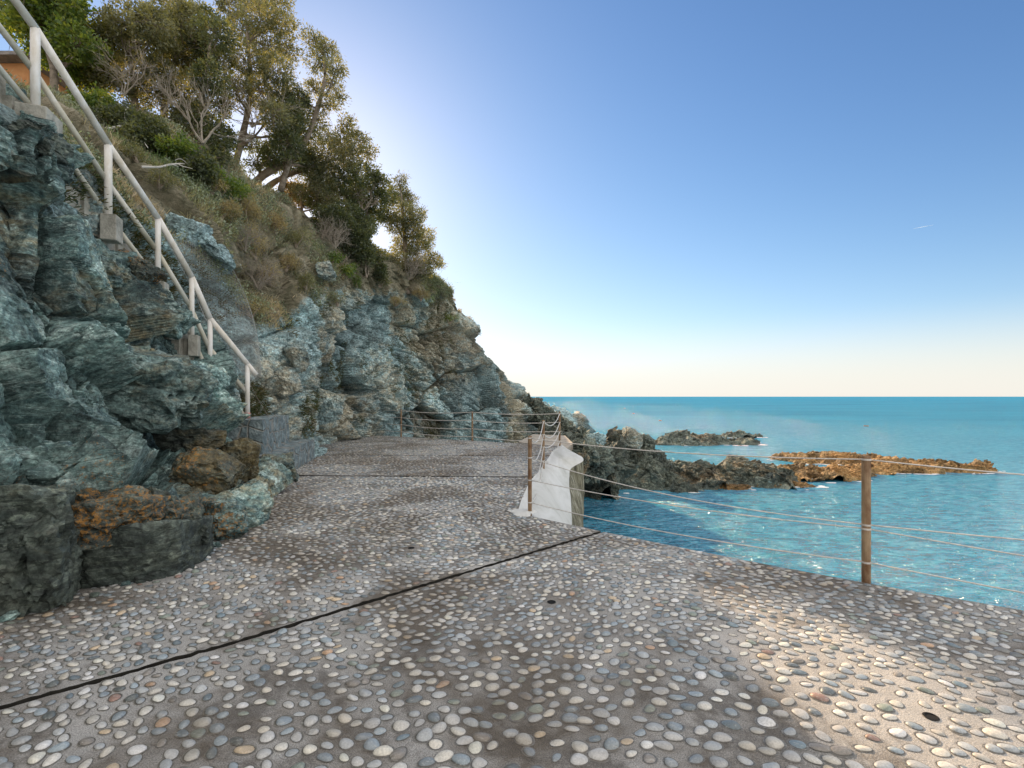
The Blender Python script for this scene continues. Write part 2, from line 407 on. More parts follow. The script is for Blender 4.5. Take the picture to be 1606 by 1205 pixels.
# white apron
m, nt, bs = newmat('white_wall_paint'); n = N(nt); p = n.pos()
w = n.noise(n.mapr(p, (1, .35, 1), (0, 0, .5)), 1.6, 7, .65, 1.0)
base = n.ramp(w, [(.32, (.40, .40, .36)), (.46, (.52, .52, .49)), (.6, (.60, .60, .58))])
base = n.mix(n.ramp(n.noise(n.mapr(p, (1.4, .25, 1), (0, 0, .55)), 3, 5, .6, .8), [(.62, 0), (.72, .35)]), base, (.36, .37, .34))
n.l(base, bs.inputs['Base Color']); bs.inputs['Roughness'].default_value = .7
n.l(n.bump(n.noise(p, 7, 6, .65), .6, .03), bs.inputs['Normal'])
M_white = m
m, nt, bs = newmat('mossy_wall'); n = N(nt); p = n.pos()
w = n.noise(n.mapr(p, (5, 5, 1.2)), 1.6, 7, .7, .6)
n.l(n.ramp(w, [(.33, (.045, .04, .025)), (.46, (.15, .135, .085)), (.55, (.25, .23, .155)), (.66, (.48, .46, .39))]), bs.inputs['Base Color'])
bs.inputs['Roughness'].default_value = .9; n.l(n.bump(w, 1, .08), bs.inputs['Normal'])
M_moss = m
# sea water
m, nt, bs = newmat('sea_water'); n = N(nt); p = n.pos()
pm = n.mapr(p, (1, 1.0, 1), (0, 0, R(25)))
big = n.noise(n.mapr(p, (.4, 1.2, 1)), .05, 4, .6); mid = n.noise(n.mapr(p, (1, 2.4, 1), (0, 0, R(-12))), 1.7, 5, .7, .5)
dist = n.node('ShaderNodeVectorMath', operation='LENGTH'); n.l(p, dist.inputs[0])
far = n.ramp(n.math('DIVIDE', dist.outputs['Value'], 260, True), [(0, 0), (.1, .35), (.4, .8), (1, 1)])
near_c = n.ramp(mid, [(.36, (.0, .14, .25)), (.5, (.015, .28, .44)), (.64, (.12, .50, .66))])
far_c = n.ramp(big, [(.3, (.0, .16, .30)), (.7, (.01, .26, .43))])
base = n.mix(far, near_c, far_c)
shal = n.math('MULTIPLY', n.ramp(n.math('DIVIDE', dist.outputs['Value'], 14, True), [(.45, 1), (.85, 0)]), n.ramp(n.noise(p, 1.1, 6, .7, .6), [(.42, 0), (.66, .6)]))
base = n.mix(shal, base, (.24, .52, .56))
nt.nodes.remove(bs)
df = n.node('ShaderNodeBsdfDiffuse'); gl = n.node('ShaderNodeBsdfGlossy'); gl.inputs['Roughness'].default_value = .10
n.l(base, df.inputs['Color'])
cap = n.ramp(n.math('DIVIDE', dist.outputs['Value'], 120, True), [(.0, .62), (.12, .46), (.4, .28), (1, .19)])
h = n.math('ADD', n.math('MULTIPLY', n.noise(n.mapr(p, (1, 2.1, 1), (0, 0, R(-14))), 1.5, 4, .55, .4), .8), n.math('MULTIPLY', n.noise(n.mapr(p, (1, 1.9, 1), (0, 0, R(20))), 4.4, 3, .6, .3), .75))
h = n.math('ADD', h, n.math('MULTIPLY', n.noise(n.mapr(p, (1, 3, 1)), .22, 3, .5), 2.2))
nb = n.bump(h, 1.0, .36)
fr = n.node('ShaderNodeFresnel'); fr.inputs[0].default_value = 1.33
for q_ in (df, gl, fr): n.l(nb, q_.inputs['Normal'])
ms = n.node('ShaderNodeMixShader'); n.l(n.math('MINIMUM', fr.outputs[0], cap), ms.inputs[0])
n.l(df.outputs[0], ms.inputs[1]); n.l(gl.outputs[0], ms.inputs[2]); n.l(ms.outputs[0], nt.nodes['Material Output'].inputs[0])
M_sea = m
m, nt, bs = newmat('foam'); n = N(nt)
bs.inputs['Base Color'].default_value = (.78, .80, .80, 1); bs.inputs['Roughness'].default_value = .8
M_foam = m

# ------------------------------------------------------------------ the sea
ys = np.concatenate([np.linspace(-14, 60, 40), np.geomspace(64, 9000, 40)])
xs = np.concatenate([-np.geomspace(9000, 40, 25), np.linspace(-36, 60, 50), np.geomspace(64, 9000, 25)])
X, Yg = np.meshgrid(xs, ys, indexing='ij')
tag(mesh_np('sea', np.stack([X, Yg, np.full_like(X, SEA)], 2).reshape(-1, 3), grid_faces(len(xs), len(ys))[:, ::-1], M_sea, smooth=True), 'turquoise sea rippling out to the horizon', kind='structure')
tag(mesh_np('seabed', np.stack([X, Yg, np.full_like(X, SEA-6)], 2).reshape(-1, 3), grid_faces(len(xs), len(ys))[:, ::-1], M_cliff, {'veg': np.zeros(X.size), 'tone': np.ones(X.size)}), 'dark seabed under the water', kind='structure')

# ------------------------------------------------------------------ hillside and cliff
def W(x, y, z): return np.array([x, y, z], float)
C = [
 [W(-6.4,-5,-.5), W(-6.6,-5,3), W(-7.5,-5,6.5), W(-9,-5,8), W(-11,-4,9), W(-14,-3,10.5), W(-19,-2,12)],
 [W(-6.3,2,-.5), W(-6.4,2,3), W(-6.7,2.5,5.5), W(-8,3.3,6.2), W(-10,5,6.7), W(-13.5,8,7.5), W(-20,12,8)],
 [W(-6.1,4.8,-.5), P(30,500,5.5), P(58,225,6.0), P(80,185,7.6), P(90,165,9.5), P(105,152,12), W(-15,17,7)],
 [W(-6.2,6.4,-.5), P(150,650,6.7), P(172,340,7.0), P(205,290,8.6), P(240,235,10.3), P(280,205,12.5), W(-11.5,17,5)],
 [W(-6.1,7.6,-.5), P(235,680,7.9), P(258,450,8.0), P(300,360,9.3), P(345,300,11.2), P(375,272,14), W(-10.4,18.5,4)],
 [W(-6.0,8.8,-.5), P(325,680,8.9), P(345,590,9.2), P(362,440,10.5), P(400,345,12.5), P(455,318,15), W(-9,20,3.5)],
 [W(-5.6,9.9,-.5), P(400,690,10.0), P(405,640,10.3), P(412,560,10.9), P(440,440,12.2), P(530,368,16.5), W(-7.6,22,3)],
 [W(-5.0,11.6,-.6), P(470,714,11.7), P(462,640,12.1), P(474,555,12.7), P(505,440,14.2), P(590,400,18), W(-6.5,24,3)],
 [W(-5.9,14.2,-1), P(502,700,14.6), P(508,640,15), P(522,550,15.6), P(556,460,16.6), P(640,428,19.5), W(-5,26,3)],
 [W(-5.3,16.8,-2), P(560,694,17.0), P(566,640,17.3), P(582,560,18), P(608,480,18.9), P(682,442,21), W(-3.6,27,3)],
 [W(-4.2,19.2,-3), P(622,704,19.3), P(630,640,19.7), P(643,560,20.2), P(665,495,20.9), P(706,468,22.5), W(-2.2,29,2)],
 [W(-2.4,20.5,-3.2), P(690,712,20.6), P(698,650,20.9), P(708,590,21.5), P(718,545,22.2), P(735,520,24), W(-.8,31,1)],
 [W(-1.0,22,-3.3), P(748,716,22.1), P(753,670,22.4), P(761,625,23), P(769,592,23.8), P(775,570,26), W(.6,33,-.5)],
 [W(.4,24.2,-3.4), P(806,722,24.3), P(810,685,24.6), P(814,655,25.2), P(818,636,26), P(820,620,29), W(1.8,36,-2)],
 [W(1.8,26.6,-3.5), P(850,728,26.8), P(853,700,27.2), P(858,676,28), P(864,658,29.5), P(869,640,32), W(3.6,39,-3)],
 [W(3.8,29,-4), P(897,740,29.2), P(900,712,29.6), P(904,690,30.5), P(909,672,32), P(914,662,34), W(6,41,-4)],
 [W(5.6,30,-5), P(935,755,30), P(936,738,31), P(938,725,32), P(940,718,33.5), P(942,716,35), W(7.5,40,-5)],
]
C = np.array(C)
C = np.concatenate([C[:, :6], C[:, 5:6]*.82+C[:, 6:7]*.18, C[:, 6:7]], 1)   # a rounded crest before the far side falls away
S = catmull(catmull(C, 760, 0), 430, 1)
nu, nv = S.shape[:2]
nn = grid_normals(S)
if nn[nu//2, nv//3, 0] < 0 and nn[nu//2, nv//3, 1] > 0: nn = -nn
flip = (nn[400, 100] @ (np.array([0, 0, 3])-S[400, 100])) < 0
if flip: nn = -nn
pts = S.reshape(-1, 3); nf_ = nn.reshape(-1, 3)
vv_ = np.tile(np.linspace(0, 1, nv), (nu, 1)).reshape(-1); uu_ = np.repeat(np.linspace(0, 1, nu), nv)
rel = .45*rock_relief(pts, 1.0, 1.25, 3)+.75*block_relief(pts, 1.3, 6)
# the upper slopes carry soil and scrub: softer; right end is bare
edge_veg = np.interp(uu_, [0, .2, .3, .40, .5, .6, .68, .75, 1], [.30, .34, .42, .52, .58, .66, .74, 1.4, 1.6])
veg = np.clip((vv_-edge_veg)/.12+.5, 0, 1)
rel = rel*(1-.4*veg)*np.interp(uu_, [0, .25, .45, 1], [.35, .6, 1.0, 1.0])*np.clip((1-vv_)/.25, .4, 1)
D = pts+nf_*rel[:, None]
cliff_pts, cliff_n, cliff_veg, cliff_u, cliff_v = D, nf_, veg, uu_, vv_
gf = grid_faces(nu, nv)
if not flip: pass
tri_n = np.cross(D[gf[:, 1]]-D[gf[:, 0]], D[gf[:, 3]]-D[gf[:, 0]])
if (tri_n*nf_[gf[:, 0]]).sum() < 0: gf = gf[:, ::-1]
tag(mesh_np('cliff', D, gf, M_cliff, {'veg': veg, 'tone': .35+.65*block_tone(pts, 1.3, 6)}), 'steep blue green rock cliff with scrub on its upper slope', kind='structure')

_ok = cliff_pts[:, 1] > 1.5
_pp = cliff_pts[_ok]; _px = CX+_pp[:, 0]/_pp[:, 1]*F; _py = HY-(_pp[:, 2]-CH)/_pp[:, 1]*F
def surfY(px, py, Y):
    """distance of the hillside along the sight line, so that things stand on it"""
    m = (np.abs(_px-px) < 6) & (np.abs(_py-py) < 6)
    return float(_pp[m, 1].min()) if m.sum() else Y
# ------------------------------------------------------------------ near outcrop
O = [
 [W(-4.1,-3,-.3), W(-4.1,-3,.2), W(-4.2,-3,1.2), W(-4.6,-2.8,2.6), W(-5,-2.6,4.0), W(-5.4,-2.3,5.6), W(-5.8,-2,6.8), W(-7.2,-2,6.6)],
 [W(-3.9,1.0,-.3), W(-3.95,1.0,.1), W(-4.0,1.1,1.0), W(-4.5,1.3,2.2), W(-4.8,1.6,3.6), W(-5.1,1.9,5.0), W(-5.4,2.3,6.4), W(-6.8,2.6,6.5)],
 [P(0,1000,3.3), P(0,962,3.32), P(0,810,3.4), P(0,680,4.0), P(0,520,4.4), P(0,340,4.75), P(0,165,5.1), P(-70,150,5.7)],
 [P(50,985,3.45), P(50,952,3.46), P(50,800,3.55), P(48,690,4.25), P(45,540,4.75), P(42,350,5.1), P(40,185,5.5), P(0,165,6.2)],
 [P(100,970,3.60), P(100,940,3.62), P(100,790,3.68), P(100,700,4.4), P(92,570,5.0), P(85,400,5.3), P(80,215,5.75), P(60,190,6.4)],
 [P(150,950,3.75), P(150,925,3.80), P(155,785,3.85), P(155,710,4.6), P(140,590,5.35), P(130,440,5.6), P(125,278,6.15), P(110,260,6.8)],
 [P(205,930,4.0), P(205,906,4.02), P(210,785,4.08), P(205,720,4.9), P(190,620,5.8), P(180,490,6.0), P(170,345,6.6), P(160,325,7.2)],
 [P(270,908,4.32), P(270,882,4.38), P(280,790,4.5), P(272,735,5.3), P(240,650,6.3), P(222,540,6.6), P(205,405,7.1), P(190,385,7.8)],
 [P(330,874,4.72), P(330,854,4.80), P(335,795,4.95), P(325,740,5.8), P(285,670,6.8), P(258,580,7.1), P(243,465,7.6), P(228,450,8.3)],
 [P(388,850,5.3), P(388,832,5.42), P(385,800,5.6), P(368,745,6.4), P(325,685,7.3), P(300,620,7.6), P(283,500,8.0), P(262,490,8.7)],
 [P(398,825,6.1), P(398,808,6.15), P(395,780,6.3), P(378,740,6.9), P(345,700,7.7), P(325,640,8.0), P(314,545,8.3), P(295,530,9.0)],
 [P(420,782,7.2), P(420,770,7.3), P(415,752,7.4), P(395,735,7.7), P(368,708,8.1), P(352,665,8.3), P(340,600,8.6), P(318,590,9.2)],
 [P(440,762,8.0), P(438,756,8.1), P(425,748,8.2), P(408,735,8.4), P(385,712,8.6), P(366,690,8.8), P(350,650,8.95), P(330,640,9.4)],
]
O = np.array(O)
S = catmull(catmull(O, 620, 0), 520, 1)
nu, nv = S.shape[:2]; nn = grid_normals(S)
if (nn[300, 150] @ (np.array([0, 0, 1.5])-S[300, 150])) < 0: nn = -nn
pts = S.reshape(-1, 3); nf_ = nn.reshape(-1, 3)
rel = block_relief(pts, .95, 11)+fbm(pts*.55, 3, 71)*.16-.03
q = pts @ BED.T; crk = np.abs(vnoise(q*np.array([1.1, 1.1, .5])+fbm(pts*1.4, 3, 5)[:, None]*.3, 91))
rel -= .26*np.clip(1-crk/.03, 0, 1)
rel *= np.clip((pts[:, 2]+.35)/.5, .25, 1)
dc = (pts[:, 1]-(3.74+.10*pts[:, 2]+.06*vnoise(pts*2.0, 8)))/.075
rel -= .55*np.exp(-dc**2)*np.clip((1.35-pts[:, 2])/.3, 0, 1)*(pts[:, 0] > -5.5)
D = pts+nf_*rel[:, None]; outcrop_pts = D
gf = grid_faces(nu, nv)
tri_n = np.cross(D[gf[:, 1]]-D[gf[:, 0]], D[gf[:, 3]]-D[gf[:, 0]])
if (tri_n*nf_[gf[:, 0]]).sum() < 0: gf = gf[:, ::-1]
def near(p, c, r): return np.clip(1-np.linalg.norm(p-c, axis=1)/r, 0, 1)
lich = np.maximum(near(D, P(150, 790, 3.7), .9), near(D, P(225, 425, 7.3), .5))
lich = np.maximum(lich, near(D, P(10, 400, 4.5), .35))
tag(mesh_np('outcrop', D, gf, M_out, {'lich': lich, 'tone': block_tone(pts, .95, 11)}), 'jagged teal rock outcrop rising from the paving below the handrail', kind='structure')

# ------------------------------------------------------------------ boulders: convex blocks with worn edges
def boulder_mesh(c, size, rot, seed, mat, name='boulder', npl=11, rough=.05, label=None, cat='boulder', group=None, lich=0, layered=0, sub=5, kind=None):
    r_ = np.random.default_rng(seed)
    import bmesh
    bm = bmesh.new(); bmesh.ops.create_icosphere(bm, subdivisions=sub, radius=1)
    d = np.array([v.co[:] for v in bm.verts]); f = np.array([[v.index for v in fc.verts] for fc in bm.faces]); bm.free()
    d /= np.linalg.norm(d, axis=1)[:, None]
    base = np.array([[1,0,0],[-1,0,0],[0,1,0],[0,-1,0],[0,0,1],[0,0,-1]], float)+r_.normal(0, .16, (6, 3))
    ex = r_.normal(size=(npl, 3)); ex /= np.linalg.norm(ex, axis=1)[:, None]
    Nn = np.concatenate([base/np.linalg.norm(base, axis=1)[:, None], ex])
    dd = np.concatenate([r_.uniform(.80, .95, 6), r_.uniform(.84, 1.12, npl)])
    k = np.maximum(d @ Nn.T, 1e-3)/dd
    rad = (k**44).sum(1)**(-1/44)
    v = d*rad[:, None]*np.array(size)/2
    e = rough*max(size)
    s_ = 2.4/max(size)
    h = facet(v*s_*1.1+seed*3.1, seed, .6, True, .07)*e*1.5+facet(v*s_*3.2+seed, seed+2, .6, True, .1)*e*.6+fbm(v*s_*2.5+seed, 5, seed)*e*.8
    if layered: h += (np.abs(((v[:, 2]+.12*v[:, 0])*layered % 1)-.5)-.25)*e*1.6
    v = v+d*h[:, None]
    M = np.array(Matrix.Rotation(rot[2], 3, 'Z') @ Matrix.Rotation(rot[1], 3, 'Y') @ Matrix.Rotation(rot[0], 3, 'X'))
    v = v @ M.T+np.array(c)
    la = np.clip(fbm(v*1.6, 3, seed)+.15+lich-.5, 0, 1) if lich else np.zeros(len(v))
    base_pt = (c[0], c[1], float(v[:, 2].min()))
    o = mesh_np(name, v, f, mat, {'lich': la, 'veg': np.zeros(len(v)), 'tone': np.full(len(v), r_.uniform(.8, 1.25))*(1+.35*facet(v*2.2/max(size)+seed, seed+9, 0, True, 1e-6))}, smooth=False, loc=base_pt)
    if label: tag(o, label, cat, group)
    if kind: o['kind'] = kind
    return o
boulder_mesh(P(172,806,3.95), (.70,.64,.44), (.05,.08,.5), 3, M_dark, label='dark block covered in orange lichen jutting from the outcrop near the left edge', lich=1.1, rough=.04)
boulder_mesh(P(55,885,3.42), (.50,.5,.72), (.0,.05,.4), 29, M_dark, label='dark teal stone at the left edge meeting the paving')
boulder_mesh(P(218,888,4.08), (.86,.60,.74), (.02,0,.45), 5, M_dark, label='smooth dark block under the orange lichen block, meeting the paving', rough=.03, npl=7)
boulder_mesh(P(250,822,4.28), (.40,.45,.60), (.0,.22,.7), 8, M_dark, label='angular dark block right of the orange lichen block', lich=.55)
boulder_mesh(P(294,822,4.48), (.30,.42,.58), (.0,-.3,.55), 9, M_dark, label='narrow leaning dark slab with rusty lichen at its upper edge', lich=.5)
boulder_mesh(P(312,855,4.65), (.22,.3,.42), (.0,.05,.6), 10, M_dark, label='small upright dark stone at the edge of the pebble paving')
boulder_mesh(P(348,815,5.2), (.55,.6,.42), (-.1,.55,.5), 12, M_out, label='low sloping teal stone tapering onto the pebble paving', lich=.5)
boulder_mesh(P(318,745,5.9), (.78,.7,.62), (.05,.18,.5), 14, M_dark, label='large squarish brown block with orange lichen on its top edge', lich=.75, rough=.03, npl=6)
boulder_mesh(P(362,790,6.0), (.50,.5,.38), (.05,.1,.4), 15, M_dark, label='dark green stone wedged under the large squarish block')
boulder_mesh(P(375,725,6.9), (.58,.55,.62), (0,.05,.45), 17, M_dark, label='upright grey green block between the squarish block and the masonry steps', rough=.03, npl=6)
boulder_mesh(P(402,757,7.2), (.55,.55,.35), (0,.1,.4), 18, M_out, label='low dark teal stone at the foot of the masonry steps')
boulder_mesh(P(300,690,6.6), (.75,.6,.42), (0,.1,.5), 19, M_dark, label='mossy brown block sitting above the large squarish block', rough=.05)
boulder_mesh(P(432,735,8.4), (.75,.8,.42), (0,.15,.2), 20, M_out, label='blue green stone in front of the lower masonry step')
boulder_mesh(P(60,735,3.95), (.85,.6,.34), (.05,-.12,.4), 22, M_out, label='layered grey green slab sticking out at the left edge', layered=7)
boulder_mesh(P(35,812,3.50), (.62,.5,.5), (.0,.06,.4), 23, M_dark, label='rounded brown block at the left edge below the layered slab')
boulder_mesh(P(225,610,6.1), (1.55,.95,1.0), (.1,.16,.45), 24, M_out, label='huge layered teal boulder bulging out below the handrail', layered=4, rough=.055)
boulder_mesh(P(160,418,6.85), (.8,.8,.62), (.1,.2,.3), 27, M_out, label='teal block carrying the second highest concrete footing')
boulder_mesh(P(258,500,7.95), (.8,.7,.5), (.0,.3,.2), 28, M_out, label='teal block carrying the small footing above the wire netting')
boulder_mesh(P(60,225,5.65), (.52,.5,.42), (.0,.12,.2), 25, M_dark, label='brown lumpy block right under the highest concrete footing', rough=.05)
boulder_mesh(P(222,425,7.2), (.42,.5,.32), (.0,.3,.2), 26, M_dark, label='rusty orange stained stone beside the third concrete footing', lich=.7)

# loose stones along the foot of the outcrop
gs_ = np.random.default_rng(5)
for (px, py) in [(95,945),(150,935),(190,918),(252,898),(300,873),(338,858),(372,842),(402,812),(428,778),(452,752),(20,968),(225,912)]:
    c_ = G(px, py); z_ = gs_.uniform(.035, .09)
    boulder_mesh((c_[0]+gs_.normal(0, .02), c_[1]+gs_.normal(0, .02), z_*.3), (z_*1.7, z_*1.3, z_), (0, .1, gs_.uniform(0, 3)), 120+px, M_out if px % 3 else M_dark, name='stone', label='small loose stone lying on the paving along the foot of the outcrop', cat='stone', group='loose stones along the foot of the outcrop', sub=3, rough=.06)
# pale and blue stones in the slope behind the stairs
for i, (px, py, Y, sz, lab) in enumerate([
    (292,365,9.4,(.75,.6,.5),'large grey stone on the slope just right of the handrail'),
    (318,385,9.6,(.8,.6,.34),'flat blue grey slab on the slope under the large grey stone'),
    (345,412,9.8,(.6,.5,.25),'thin blue slab poking out above the wire netting'),
    (510,428,15.0,(.55,.5,.45),'pale cream boulder high on the slope below the trees'),
    (452,600,12.6,(.7,.5,.6),'pale lumpy stone in the earthy lower cliff face'),
    (465,560,13.0,(.8,.5,.7),'blue grey boulder in the middle of the cliff face right of the handrail'),
    (512,635,14.9,(1.0,.6,.8),'smooth blue grey boulder low in the cliff face'),
    ]):
    boulder_mesh(P(px,py,surfY(px,py,Y)), sz, (.1*i,.2,.4+i), 40+i, M_cliff, label=lab)

# ------------------------------------------------------------------ terrace
def slab(name, outline, label, seed, spacing, big):
    """a cast slab with pebbles pressed into its top"""
    import bmesh
    bm = bmesh.new()
    vs = [bm.verts.new((x, y, 0)) for x, y in outline]
    bm.faces.new(vs); bmesh.ops.recalc_face_normals(bm, faces=bm.faces)
    if bm.faces[:][0].normal.z < 0: bmesh.ops.reverse_faces(bm, faces=bm.faces)
    r = bmesh.ops.extrude_face_region(bm, geom=bm.faces[:])
    bmesh.ops.translate(bm, verts=[e for e in r['geom'] if isinstance(e, bmesh.types.BMVert)], vec=(0, 0, -2.9))
    bmesh.ops.recalc_face_normals(bm, faces=bm.faces)
    for f_ in bm.faces: f_.material_index = 0 if abs(f_.normal.z) > .5 else 1
    me = bpy.data.meshes.new(name); bm.to_mesh(me); bm.free(); me.materials.append(M_pave); me.materials.append(M_joint)
    o = bpy.data.objects.new(name, me); scene.collection.objects.link(o)
    return tag(o, label, kind='structure')
edge = [(.07,6.21), (.45,5.86), (1.0,5.37), (1.6,4.86), (2.25,4.33), (2.88,3.86), (3.62,3.36), (4.6,2.65), (5.6,1.9), (6.6,.9), (7.2,-1), (7.4,-4)]
# joint 1 from (-4.6,.75) to (1.0,5.37), joint 2 at Y ~ 9.05, joint 3 at Y ~ 12.2
J1 = [(-4.9,.47), (-2.47,2.33), (-1.73,2.92), (-.81,3.75), (.25,4.70), (1.0,5.37)]
def worn(pts_, seed, amp=.006, step=.035):
    gg = np.random.default_rng(seed); out = []
    for (a0, b0), (a1, b1) in zip(pts_[:-1], pts_[1:]):
        L = math.hypot(a1-a0, b1-b0); m_ = max(1, int(L/step)) if max(abs(a0), abs(a1)) < 4.95 else 1
        for i_ in range(m_):
            t_ = i_/m_; e_ = float(np.clip(gg.normal(0, amp), -.012, .012)) if i_ else 0
            out.append((a0+(a1-a0)*t_-(b1-b0)/L*e_, b0+(b1-b0)*t_+(a1-a0)/L*e_))
    return out+[pts_[-1]]
A_out = worn([(x+.018, y-.020) for x, y in J1], 1)+edge[3:]+[(-4.9,-4)]
B_out = worn([(x-.012, y+.014) for x, y in J1], 2)+[(.45,5.86), (.07,6.21), (.16,7.0), (.30,8.2), *worn([(.42,8.93), (-4.6,9.12)], 3, .01), (-4.9,9.12), (-4.9,.6)]
C_out = [(-6.4,9.22), (-4.6,9.22), (.42,9.03), (.56,9.6), (.68,10.4), (.85,11.4), (.97,12.15), (-6.4,12.35)]
D_out = [(-6.4,12.43), (.97,12.22), (1.12,13.1), (1.46,14.62), (.6,15.2), (-1.3,16.35), (-2.9,17.2), (-4.3,18.1), (-5.2,18.6), (-7,17.6)]
sA = slab('paving', A_out, 'near pebble paving slab in front of the dark slanting joint', 1, .1, True)
sB = slab('paving', B_out, 'middle pebble paving slab between the slanting joint and the white wall', 2, .1, True)
sC = slab('paving', C_out, 'narrow pebble paving slab beyond the second joint', 3, .1, False)
sD = slab('paving', D_out, 'farthest pebble paving slab reaching the back fence', 4, .1, False)

def inside(poly, x, y):
    poly = np.array(poly); r = np.zeros(len(x), bool); j = len(poly)-1
    for i in range(len(poly)):
        xi, yi = poly[i]; xj, yj = poly[j]
        c = ((yi > y) != (yj > y)) & (x < (xj-xi)*(y-yi)/(yj-yi+1e-12)+xi)
        r ^= c; j = i
    return r
def edge_dist(poly, x, y):
    poly = np.array(poly); best = np.full(len(x), 9e9)
    for i in range(len(poly)):
        a, b = poly[i-1], poly[i]; ab = b-a
        t = np.clip(((x-a[0])*ab[0]+(y-a[1])*ab[1])/(ab @ ab+1e-12), 0, 1)
        best = np.minimum(best, np.hypot(x-a[0]-t*ab[0], y-a[1]-t*ab[1]))
    return best
def poisson(poly, dmin_fn, seed, fov=True):
    r_ = random.Random(seed); ps = np.array(poly); x0, y0 = ps.min(0); x1, y1 = ps.max(0)
    y0 = max(y0, 1.2)
    n = int((x1-x0)*(y1-y0)/(.047**2)*3.4)
    g = np.random.default_rng(seed); x = g.uniform(x0, x1, n); y = g.uniform(y0, y1, n)
    k = inside(poly, x, y) & (np.abs(x) < 1.35*y+.9); x, y = x[k], y[k]
    k = edge_dist(poly, x, y) > .035; x, y = x[k], y[k]
    dm = dmin_fn(x, y); cell = .06; grid = {}; out = []
    for i in range(len(x)):
        cx, cy = int(x[i]//cell), int(y[i]//cell); ok = True; R_ = dm[i]*dm[i]; w = int(dm[i]//cell)+1
        for a in range(cx-w, cx+w+1):
            for b in range(cy-w, cy+w+1):
                for j in grid.get((a, b), ()):
                    if (x[i]-x[j])**2+(y[i]-y[j])**2 < R_: ok = False; break
                if not ok: break
            if not ok: break
        if ok:
            grid.setdefault((cx, cy), []).append(i); out.append(i)
    return x[out], y[out]
PAL = np.array([(.50,.48,.43),(.60,.56,.48),(.42,.42,.41),(.30,.33,.35),(.20,.25,.29),(.12,.16,.19),(.07,.11,.14),(.055,.075,.08),
                (.48,.37,.24),(.40,.25,.15),(.22,.12,.09),(.16,.20,.17),(.34,.36,.37),(.64,.62,.57),(.24,.30,.34),(.10,.16,.20),(.19,.17,.15)])
PW = np.array([18,12,15,14,10,5,3,2.5,3,1.2,1,4,13,8,9,4,4.0]); PW /= PW.sum()
def pebbles(poly, parent, seed, dmin_fn, size_fn, holes=(), tint=(1, 1, 1)):
    x, y = poisson(poly, dmin_fn, seed)
    for hx, hy in holes:
        k = np.hypot(x-hx, y-hy) > .055; x, y = x[k], y[k]
    g = np.random.default_rng(seed+100); n = len(x)
    # per-pebble half sizes
    sz = size_fn(x, y)
    a = sz*g.uniform(.78, 1.22, n); b = a*g.uniform(.55, .85, n); hgt = b*g.uniform(.36, .68, n)
    flow = np.stack([x, y, np.zeros(n)], 1)
    ang = fbm(flow*.5, 2, seed)*.9+g.normal(0, .45, n)
    col = np.clip(PAL[g.choice(len(PAL), n, p=PW)]*g.uniform(.85, 1.4, (n, 1))*np.array(tint), 0, .72)*.80+np.array([.36, .345, .31])*.20
    mb = MB()
    for near_ in (True, False):
        sel = (y < 6.0) if near_ else (y >= 6.0)
        ns = int(sel.sum())
        if not ns: continue
        seg, ph = (14, [.0, .32, .62, .9, 1.2]) if near_ else (8, [.0, .5, 1.05])
        th = np.arange(seg)/seg*2*np.pi
        # egg-shaped outline with a little superellipse and wobble
        rad = 1+.10*np.cos(th)[None]*g.uniform(-1, 1, (ns, 1))+.07*np.cos(2*th[None]+g.uniform(0, 6, (ns, 1)))+.05*np.cos(3*th[None]+g.uniform(0, 6, (ns, 1)))
        rings = []
        c_, s_ = np.cos(ang[sel])[:, None], np.sin(ang[sel])[:, None]
        sk = (b[sel][:, None]*g.uniform(.16, .34, (ns, 1)))*(1+.4*np.sin(th[None]+g.uniform(0, 6, (ns, 1))))
        lx = (a[sel][:, None]*rad+sk)*np.cos(th); ly = (b[sel][:, None]*rad+sk)*np.sin(th)
        rings.append(np.stack([x[sel][:, None]+lx*c_-ly*s_, y[sel][:, None]+lx*s_+ly*c_, np.full_like(lx, .0016)+g.uniform(0, .0012, (ns, 1))], 2))
        tl = g.normal(0, .14, (ns, 2))
        for p_ in ph:
            rr = math.cos(p_); zz = math.sin(p_)
            lx = a[sel][:, None]*rr*rad*np.cos(th); ly = b[sel][:, None]*rr*rad*np.sin(th)
            lz = hgt[sel][:, None]*zz+(0 if p_ else .0015)+(lx*tl[:, :1]+ly*tl[:, 1:])*zz
            c_, s_ = np.cos(ang[sel])[:, None], np.sin(ang[sel])[:, None]
            rings.append(np.stack([x[sel][:, None]+lx*c_-ly*s_, y[sel][:, None]+lx*s_+ly*c_, lz], 2))
        top = np.stack([x[sel], y[sel], hgt[sel]], 1)[:, None]
        V = np.concatenate(rings+[top], 1); per = V.shape[1]; nr = len(ph)+1
        k = np.arange(seg); k2 = (k+1) % seg
        q = np.concatenate([np.stack([r*seg+k, r*seg+k2, (r+1)*seg+k2, (r+1)*seg+k], 1) for r in range(nr-1)])
        t = np.stack([(nr-1)*seg+k, (nr-1)*seg+k2, np.full(seg, nr*seg)], 1)
        base = (np.arange(ns)*per)[:, None, None]
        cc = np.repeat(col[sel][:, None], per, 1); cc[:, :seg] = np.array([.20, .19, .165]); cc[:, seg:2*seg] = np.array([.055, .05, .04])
        mb.add(V.reshape(-1, 3), (q[None]+base).reshape(-1, 4), (t[None]+base).reshape(-1, 3), cc.reshape(-1, 3))
    return mb.build('pebbles', M_peb, parent, smooth=True, col=True)
holes = [tuple(G(865,945)[:2]), tuple(G(1460,1125)[:2])]
holeB = [tuple(G(645,860)[:2])]
nz = lambda x, y, s: vnoise(np.stack([x, y, x*0], 1)*s, 3)
